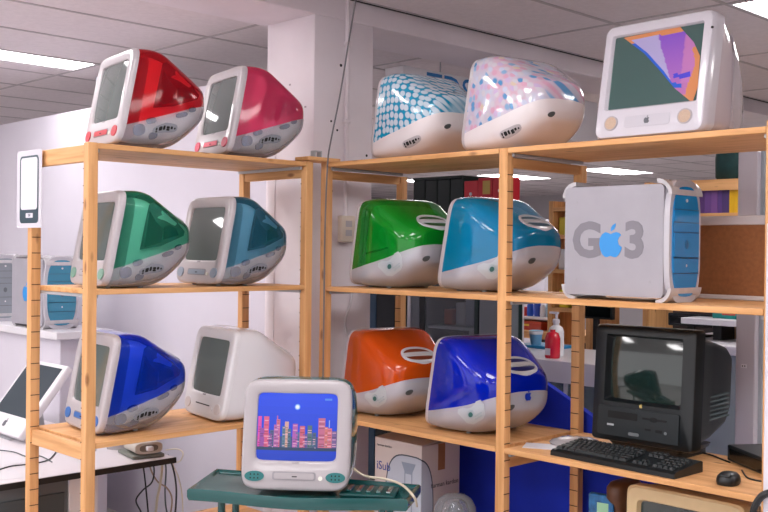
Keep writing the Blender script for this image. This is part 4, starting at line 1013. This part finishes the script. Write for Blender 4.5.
# leads hanging off the end of the desk
mtan, mblk, mwht, mgry = mat('tan_lead', 'a58b76', .5), mat('black_lead', '2a2b30', .5), mat('cream_cable', 'd8cdb8', .5), mat('grey_lead', '565c60', .5)
leads = [('thick cream cord falling from the beige power block', mwht, .0065, [(153, 447), (159, 452), (162, 465), (160, 485), (157, 500), (155, 522)]),
 ('black lead hanging straight from the desk end, leftmost of the bundle', mblk, .004, [(142, 455), (143, 464), (145, 480), (147, 500), (149, 522)]),
 ('black lead with a wide loop under the desk end', mblk, .004, [(149, 455), (154, 468), (152, 482), (143, 490), (136, 500), (140, 510), (145, 520)]),
 ('brown lead crossing behind the cream cord', mtan, .004, [(148, 455), (151, 470), (158, 482), (167, 488), (172, 500), (169, 522)]),
 ('black lead hanging on the right of the cord bundle', mblk, .0045, [(168, 455), (173, 468), (176, 485), (176, 503), (174, 522)]),
 ('grey lead hanging between the cream cord and the black leads', mgry, .004, [(164, 455), (166, 470), (165, 490), (166, 508), (170, 522)]),
 ('thin cream lead bowing out beyond the desk end', mwht, .003, [(166, 450), (177, 449), (183, 453), (180, 461), (173, 464), (178, 476), (182, 495), (183, 522)])]
for i, (nm, m_, r_, pts) in enumerate(leads):
    P = [at(a, b, 'y', .815+.006*i) for a, b in pts]
    tag(MB().tube(P, r_, 7, 5).build('hanging_lead', m_, None, True), nm, 'cable')
q = at(80, 72, 'z', CEIL)
p_ = MB().tube([(q.x, 1.75, 0), (q.x, 1.75, CEIL-.02)], .045, 16, 0).build('support_pole', mat('pole_grey', 'a9a9b8', .5), None, True); struct(p_)

# ================================================================== BACKGROUND BEHIND THE RIGHT SHELVES
def fromto(x0, x1, yt, yb, Y):            # box extents on the plane y = Y
    a, b = at(x0, yt, 'y', Y), at(x1, yb, 'y', Y); return a.x, b.x, b.z, a.z
# lettered sign hanging beyond the beam
q = at(404, 65, 'z', 2.80); r_ = at(391, 66, 'z', 2.80)
t = thing('hanging_letter_sign', 'white box sign with blue letters hanging behind the dotted computer', 'sign', (q.x, q.y, 2.50))
MB().bbox((-.16, 0, 0), (0, 2.0, .30), .004, 1).build('sign_box', m_white, t)
text_mesh('TDS', .235, mat('sign_blue', '1273b8', .4), 'sign_letters', t, (.002, at(450, 80, 'x', q.x).y-q.y, .195), (PI/2, 0, PI/2), .001, sx=1.0)
for y in (.4, 1.6): MB().tube([(-.08, y, .30), (-.08, y, CEIL-2.5)], .004, 6, 0).build('hanger_wire', m_metal, t)
Y = 3.3
m_blackc = mat('black_crate', '14201f', .5); m_redc = mat('red_carton', 'c21f30', .4)
m_gcab = mat('grey_cabinet', '6f757c', .45)
x0, x1, _, _ = fromto(372, 497, 300, 400, Y)
# tall black cabinet
xa, xb, zb, zt = fromto(369, 396, 240, 330, Y)
t = thing('black_metal_cabinet', 'black metal cabinet with a blue side behind the orange computer', 'cabinet', (xa, Y, 0))
MB().bbox((0, 0, .02), (xb-xa, .5, 1.74), .005, 1).build('carcass', mat('cab_black', '141a1e', .35), t)
MB().box((0, -.008, .04), (.09, 0, 1.72)).build('blue_panel', mat('cab_blue', '34536c', .35), t)
MB().box((.10, -.006, .04), (xb-xa-.01, 0, 1.72)).build('door', mat('cab_door', '10171a', .2), t)
MB().box((.02, .02, 0), (xb-xa-.02, .48, .02)).build('plinth', m_dark, t)
# glazed cabinet
xa, xb, zb, zt = fromto(408, 478, 240, 330, Y)
t = thing('glass_door_cabinet', 'dark framed glass door cabinet behind the shelves', 'cabinet', (xa, Y, 0)); Wc = xb-xa
MB().box((0, .48, 0), (Wc, .5, 1.78)).build('back_panel', mat('cab_pale', 'dcdadf', .5), t)
for x, m_, w in ((0, m_white, .03), (.04, m_gcab, .08), (.125, mat('cab_black', '141a1e', .35), .05), (Wc-.035, mat('cab_teal', '16302f', .35), .035)): MB().box((x, 0, 0), (x+w, .479, 1.78)).build('frame_post', m_, t)
MB().box((0, 0, 1.78), (Wc, .5, 1.82)).build('top_panel', mat('cab_black', '141a1e', .35), t); MB().box((.02, .0, .0), (Wc-.036, .475, .08)).build('bottom_panel', mat('cab_black', '141a1e', .35), t)
for z in (.45, .85, 1.17, 1.50): MB().box((.176, .03, z), (Wc-.036, .47, z+.02)).build('inner_shelf', m_white, t)
MB().box((.1755, .004, .08), (Wc-.036, .010, 1.78)).build('glass_pane', shell('pane_glass', 'fafcfd', 'b8bec4', .93, .04), t)
for i, (x, c) in enumerate(((.22, 'c8603a'), (.33, 'd8d4d6'), (.42, 'b8bcc6'))):
    tag(MB().bbox((xa+x, Y+.15, 1.191), (xa+x+.08, Y+.28, 1.30+.05*i), .006, 1).build('boxed_item', mat('bg_item_'+c, c, .5)), ['small orange box', 'small white box', 'small pale blue box'][i]+' inside the glass door cabinet', 'box')
xa, xb, zb, zt = fromto(480, 503, 240, 330, Y)
t = thing('grey_metal_cabinet', 'grey metal cabinet just left of the middle post', 'cabinet', (xa, Y, 0))
xb = at(504, 300, 'y', Y).x; MB().bbox((0, 0, 0), (xb-xa, .16, 1.60), .005, 1).build('carcass', m_gcab, t); MB().box((.01, -.008, .05), (xb-xa-.01, 0, 1.57)).build('door', mat('cab_greydoor', '7c8288', .4), t); MB().box((.03, -.016, .9), (.045, -.008, 1.1)).build('handle', m_metal, t)
# crates and red cartons on top of cabinets
xa, xb, zb, zt = fromto(411, 461, 178, 200, Y)
n = 4; w = (xb-xa)/n
for i in range(n):
    t = thing('black_plastic_crate', 'black crate on the cabinets behind the green computer, number %s from the left' % ['one', 'two', 'three', 'four'][i], 'crate', (xa+i*w, Y+.02, 1.8205), 0, 'black crates on the cabinets')
    MB().bbox((.003, 0, 0), (w-.003, .4, zt-1.8205-.02), .006, 1).build('crate_body', m_blackc, t)
    MB().bbox((0, -.006, zt-1.8205-.02), (w-.001, .406, zt-1.8205), .003, 1).build('lid', m_blackc, t)
    MB().lathe([(.012, -.004), (.012, .001)], (w*.6, 0, .12), 10, 'y').build('stud', m_metal, t)
xa, xb, zb, zt = fromto(462, 505, 181, 197, Y)
w = (xb-xa)/3
for i in range(3):
    t = thing('red_carton', ['plain red carton next to the black crates', 'red carton with a gold label behind the blue computer', 'red carton partly hidden by the middle post'][i], 'box', (xa+i*w, Y+.02, 1.8205 if i == 0 else 1.8205), 0, 'red cartons on the cabinets')
    hgt = zt-1.8205+(.015 if i else 0)
    MB().bbox((.002, 0, 0), (w-.002, .14, hgt), .003, 1).build('carton_body', m_redc, t)
    if i == 1: MB().box((w*.35, -.002, hgt-.11), (w*.85, 0, hgt-.02)).build('label_patch', mat('gold_label', 'b89a4a', .4), t)
    else: MB().lathe([(.012, -.003), (.012, .001)], (w*.5, 0, hgt-.09), 10, 'y').build('sticker', m_white, t)
# support board under the red cartons
tag(MB().box((at(480, 200, 'y', Y).x+.005, Y, 1.601), (at(504, 200, 'y', Y).x, Y+.16, 1.8195)).build('cabinet_riser', m_gcab), 'grey riser box on the grey cabinet carrying the red cartons', 'box')

# white counter with sanitiser
Yc = 3.0; CZ = 1.075
qa = at(522, 380, 'y', Yc)
t = thing('white_counter', 'white counter with glazed front behind the deep blue computer', 'counter', (qa.x-.3, Yc, 0)); L_ = .96
MB().bbox((0, 0, CZ-.13), (L_, .75, CZ), .004, 1).build('counter_top', m_white, t)
MB().box((.02, .05, 0), (L_-.02, .70, .55)).build('lower_case', m_wall, t)
MB().box((.02, .62, .55), (L_-.02, .70, CZ-.131)).build('back_case', mat('counter_grey', '8d979c', .5), t)
for i in range(4): MB().box((.05+i*.26, .05, .55), (.075+i*.26, .08, CZ-.131)).build('mullion', m_white, t)
MB().box((.03, .060, .55), (L_-.03, .065, CZ-.131)).build('glass_front', shell('pane_glass2', 'dfeaec', '8fa0a6', .6, .05), t)
q = at(555, 357, 'z', CZ)
t = thing('pump_bottle', 'white pump bottle of sanitiser on the white counter', 'bottle', (q.x-.03, q.y+.05, CZ+.0005))
MB().lathe([(.045, 0), (.048, .01), (.048, .15), (.040, .175), (.018, .19), (.018, .205)], (0, 0, 0), 22).build('bottle_body', mat('bottle_white', 'dcdce0', .3), t, True, 50)
MB().lathe([(.022, .205), (.022, .225), (.008, .23), (.008, .26)], (0, 0, 0), 16).build('pump_collar', m_white, t, True, 40); MB().bbox((-.05, -.010, .258), (.016, .010, .272), .004, 1).build('pump_nozzle', m_white, t)
t = thing('red_bottle', 'red hand gel bottle in front of the white pump bottle', 'bottle', (q.x+.025, q.y-.06, CZ+.0005))
MB().lathe([(.043, 0), (.046, .01), (.046, .12), (.036, .15), (.016, .16), (.016, .172)], (0, 0, 0), 22).build('bottle_body', mat('bottle_red', 'd01c34', .25, coat=.4), t, True, 50)
MB().box((-.02, -.048, .02), (.015, -.044, .06)).build('label_patch', m_white, t)
q = at(528, 347, 'z', CZ)
t = thing('blue_paper_cup', 'pale blue cup on the white counter', 'cup', (q.x+.05, q.y+.02, CZ+.0195))
MB().lathe([(.035, 0), (.045, .09), (.048, .095), (.043, .096)], (0, 0, 0), 20).build('cup_body', mat('cup_blue', '6fa4c8', .5), t, True)
MB().lathe([(.0465, .07), (.0478, .092)], (0, 0, 0), 20, cap=False).build('cup_band', m_white, t)
t = tag(MB().bbox((q.x-.08, q.y-.05, CZ+.0005), (q.x+.24, q.y+.20, CZ+.019), .004, 1).build('blue_tray', mat('tray_blue', '1f7fb4', .4)), 'flat bright blue tray under the cup on the counter', 'tray')
# wall shelf with colourful bins, far
Yd = 5.2
xa, xb, zb, zt = fromto(500, 598, 299, 337, Yd)
t = thing('far_wooden_bench', 'light wooden bench with storage behind the white counter', 'bench', (xa, Yd, 0))
MB().box((0, 0, zb-.06), (xb-xa+1.2, .6, zb)).build('bench_top', WX, t)
MB().box((0, .5, 0), (xb-xa+1.2, .6, zb-.061)).build('bench_back', mat('bench_dark', '3a3436', .6), t)
for x in (.02, (xb-xa)/2, xb-xa+1.1): MB().box((x, .02, 0), (x+.06, .08, zb-.061)).build('leg', WZ, t)
MB().box((0, .1, zt-.17), (xb-xa-.55, .6, zt-.15)).build('upper_board', m_white, t)
for x in (0, xb-xa-.57): MB().box((x, .1, zb), (x+.02, .6, zt-.15)).build('upright', m_white, t)
zs = zb
a = at(521, 330, 'y', Yd+.12)
t = thing('orange_bin', 'translucent orange storage bin on the far bench', 'bin', (a.x, Yd+.12, zb+.0005)); bwid = at(541, 330, 'y', Yd+.12).x-a.x
bh_ = min(.20, zt-.17-zb-.04); MB().box((0, 0, 0), (bwid, .3, bh_)).build('bin_body', shell('bin_orange', 'ff8040', 'd8481c', .25, .3), t); MB().box((-.01, -.01, bh_), (bwid+.01, .31, bh_+.02)).build('bin_rim', mat('bin_rim', 'c8502c', .4), t)
MB().box((.03, -.003, bh_*.6), (.09, 0, bh_*.9)).build('label_patch', mat('label_yellow', 'e8d23a', .5), t)
for i, (px, c, hh_, nm) in enumerate(((517, 'd8d4d8', .10, 'white'), (522, 'e04a4a', .08, 'red'), (527, '2f5fc8', .12, 'blue'), (534, '2448b0', .14, 'dark blue'), (540, 'e0e0e4', .11, 'pale'), (546, 'a9c4d4', .13, 'pale blue'))):
    p = at(px, 305, 'y', Yd+.15)
    o = MB(); o.lathe([(.028, 0), (.032, .02), (.03, hh_*.8), (.02, hh_)], (0, 0, 0), 14)
    tag(o.build('toy_jar', mat('jar_'+c, c, .35), None, True, loc=(p.x, Yd+.2, zt-.1495)), nm+' jar on the shelf above the orange bin', 'jar')
zt1 = at(715, 345, 'y', 3.2).z
# dark monitors on the bench
for i, (x0_, x1_, y0_, y1_, Yq, nm) in enumerate(((578, 612, 306, 320, 4.15, 'black flat monitor behind the second right post'), (668, 712, 316, 328, 3.6, 'wide black monitor behind the black computer'))):
    xa, xb, zb2, zt2 = fromto(x0_, x1_, y0_, y1_, Yq)
    t = thing('flat_monitor', nm, 'monitor', ((xa+xb)/2, Yq, zt1+.0005 if i else CZ-.2), 0, 'black flat monitors in the background'); hb = t.location.z
    MB().bbox((-(xb-xa)/2, 0, zb2-hb), ((xb-xa)/2, .04, zt2-hb+.02), .004, 1).build('panel', mat('cab_black', '141a1e', .35), t)
    MB().box((-(xb-xa)/2+.015, -.002, zb2-hb+.015), ((xb-xa)/2-.015, 0, zt2-hb+.005)).build('screen', mat('gloss_black', '0c0e10', .15), t)
    MB().box((-.02, .01, .012), (.02, .035, zb2-hb+.02)).build('neck', m_dark, t); MB().box((-.10, -.06, 0), (.10, .10, .012)).build('base', m_dark, t)
t = thing('dark_table', 'dark table carrying a black monitor behind the posts', 'table', (at(595, 330, 'y', 4.15).x, 4.15, 0))
MB().box((-.3, -.2, CZ-.24), (.3, .2, CZ-.2005)).build('table_top', mat('bench_dark', '3a3436', .6), t)
for x in (-.28, .23):
    for y in (-.18, .12): MB().box((x, y, 0), (x+.05, y+.05, CZ-.241)).build('leg', m_dark, t)
# right: white post, desk, cartons
xa, xb, _, _ = fromto(736, 756, 318, 400, 2.1)
p_ = MB().bbox((xa, 2.1, 0), (xa+.085, 2.26, 2.14), .004, 1).build('pillar', mat('post_grey', 'c4bfc8', .55)); struct(p_)
MB().box((xa+.0851, 2.13, 0), (xa+.10, 2.26, 2.14)).build('side_trim', mat('post_side', 'a9b0b8', .5), p_)
ol = at(744, 366, 'y', 2.1)
MB().box((ol.x-.012, 2.097, ol.z-.008), (ol.x+.012, 2.1, ol.z+.008)).build('outlet_plate', m_white, p_)
for dx in (-.005, .005): MB().box((ol.x+dx-.002, 2.0962, ol.z-.003), (ol.x+dx+.002, 2.097, ol.z+.003)).build('outlet_hole', m_hole, p_)
Yr = 3.2
xa, xb, zb, zt = fromto(640, 738, 324, 352, Yr)
xa += .02; t = thing('white_work_table', 'white work table and raised shelf behind the black computer', 'table', (xa, Yr, 0)); Lr = xb-xa+.5
zt1 = at(715, 345, 'y', Yr).z
MB().bbox((0, 0, zt1-.05), (Lr, .8, zt1), .004, 1).build('table_top', m_white, t)
zt2 = at(715, 322, 'y', Yr).z
MB().bbox((Lr-.95, .2, zt2-.035), (Lr, .75, zt2), .004, 1).build('raised_shelf', m_white, t)
for x in (Lr-.80, Lr-.05): MB().box((x, .3, zt1), (x+.05, .7, zt2-.0351)).build('shelf_support', m_dark, t)
MB().box((.02, .05, 0), (Lr-.02, .75, zt1-.051)).build('modesty_panel', mat('counter_grey', '8d979c', .5), t)
q = at(722, 336, 'y', Yr+.4)
t = thing('tan_carton', 'tan cardboard carton under the raised white shelf', 'box', (q.x-.03, Yr+.46, zt1+.0005)); MB().bbox((0, 0, 0), (.36, .25, min(.16, zt2-zt1-.04)), .003, 1).build('carton_body', mat('tan_card', 'b48f6c', .7), t); MB().box((0, -.001, .06), (.36, 0, .085)).build('packing_tape', mat('tape_pale', 'c9a986', .4), t)
q = at(727, 318, 'y', Yr+.3)
t = thing('teal_box', 'small teal and red box on the raised white shelf', 'box', (q.x-.09, Yr+.3, zt2+.0005)); MB().bbox((0, 0, 0), (.20, .15, .14), .003, 1).build('box_body', mat('teal_box', '1f8a86', .4, var=.3, vscale=15), t); MB().box((.06, -.001, .02), (.14, 0, .07)).build('label_patch', mat('lab_red', 'b85048', .5), t)
# upper right background shelf with books
Yu = 4.15
za = at(715, 213, 'y', Yu).z; zw = at(720, 187, 'y', Yu).z
xl_, xr_ = at(690, 200, 'y', Yu).x, at(762, 200, 'y', Yu).x
t = thing('book_rack', 'wooden rack of books behind the white post', 'rack', (xl_-.3, Yu, 0)); Lw = xr_-xl_+.6
MB().box((0, 0, za-.03), (Lw, .35, za)).build('rack_shelf', WX, t); MB().box((.25, 0, zw-.02), (Lw, .35, zw+.05)).build('rack_shelf', WX, t)
for x in (-.04, Lw): MB().box((x, 0, 0), (x+.04, .35, zw+.05)).build('rack_side', WZ, t)
MB().box((0, .33, 0), (Lw, .35, za-.031)).build('rack_back', mat('bench_dark', '3a3436', .6), t)
rnd = random.Random(5); x = at(697, 205, 'y', Yu).x; cols = ['5a3a78', '6a4688', '7a5090', '5c3f80', '4f3a70', '80589a', '6e4a86']; k = 0
while x < xr_-.12:
    p = at(0, 0, 'y', Yu); late = x > at(726, 205, 'y', Yu).x
    c = rnd.choice(['d8304a', 'e0b020', '2f7fb0', '3f9a50', 'c83a80']) if late else cols[k % len(cols)]
    w = rnd.uniform(.03, .05); h = rnd.uniform(.13, .17) if not late else rnd.uniform(.16, .20)
    nm = ('%s book, %s along the rack behind the pin board' % ({'d8304a': 'red', 'e0b020': 'yellow', '2f7fb0': 'blue', '3f9a50': 'green', 'c83a80': 'pink'}.get(c, 'purple'), ['first', 'second', 'third', 'fourth', 'fifth', 'sixth', 'seventh', 'eighth', 'ninth', 'tenth', 'eleventh', 'twelfth'][k]))
    tb = thing('book', nm, 'book', (x, Yu+.02, za+.0005), 0, 'books on the rack')
    MB().box((0, .0, 0), (w-.002, .2, h)).build('cover', mat('book_'+c, c, .5), tb); MB().box((.003, .004, h), (w-.005, .198, h+.002)).build('pages', m_white, tb)
    x += w; k += 1
q = at(724, 168, 'y', Yu)
t = thing('dark_green_bag', 'dark green bag standing on the wooden rack', 'bag', (q.x, Yu+.18, zw+.0505))
hgt = at(724, 150, 'y', Yu).z-zw
MB().loft([[(x, y, z) for x, y in ell(0, 0, .12*f_, .11*f_, 24, 4)] for z, f_ in ((0, .9), (.02, 1), (hgt*.6, 1.02), (hgt*.9, .95), (hgt, .8))], True, True, True).build('bag_body', mat('bag_green', '143a3a', .6, var=.3, vscale=18), t, True, 50)
MB().tube([(-.05, -.1, hgt*.9), (-.04, -.1, hgt+.06), (.04, -.1, hgt+.06), (.05, -.1, hgt*.9)], .008, 8, 5).build('bag_handle', mat('bag_green', '143a3a', .6), t, True)
# distant pieces through the gap by the tower
Yv = 4.6
a = at(556, 205, 'y', Yv)
t = thing('far_wooden_shelf', 'far wooden shelf with bright items seen left of the tower', 'shelving', (at(549, 205, 'y', Yv).x, Yv, 0)); a.x = at(549, 205, 'y', Yv).x+.25
ztop = at(556, 201, 'y', Yv).z
for x in (0, .36): MB().box((x, 0, 0), (x+.04, .4, ztop)).build('upright', WZ, t)
for z in (.4, .9, 1.25, 1.55, 1.82, ztop-.08): MB().box((.0401, 0, z), (.36, .4, z+.03)).build('shelf', WX, t)
for i, (z, x, c, w, h, nm) in enumerate(((1.8505, .06, 'd8c84a', .10, .14, 'yellow'), (1.8505, .20, 'e4e0e2', .12, .16, 'white'), (1.5805, .06, 'dcdce0', .14, .16, 'pale'), (1.5805, .24, '8ab04a', .08, .12, 'green'), (1.2805, .07, 'e8d83a', .08, .14, 'lemon'), (1.2805, .20, '50484c', .12, .12, 'dark grey'))):
    tag(MB().bbox((a.x-.25+x, Yv+.05, z), (a.x-.25+x+w, Yv+.2, z+h), .006, 1).build('boxed_item', mat('bg_item_'+c, c, .5)), nm+' box on the far wooden shelf left of the tower', 'box')
tag(MB().bbox((at(504, 0, 'y', 6.5).x, 6.5, 0), (at(548, 0, 'y', 6.5).x, 6.6, 2.05), .004, 1).build('white_room_divider', m_wall), 'white free-standing divider behind the blue computer', 'divider')
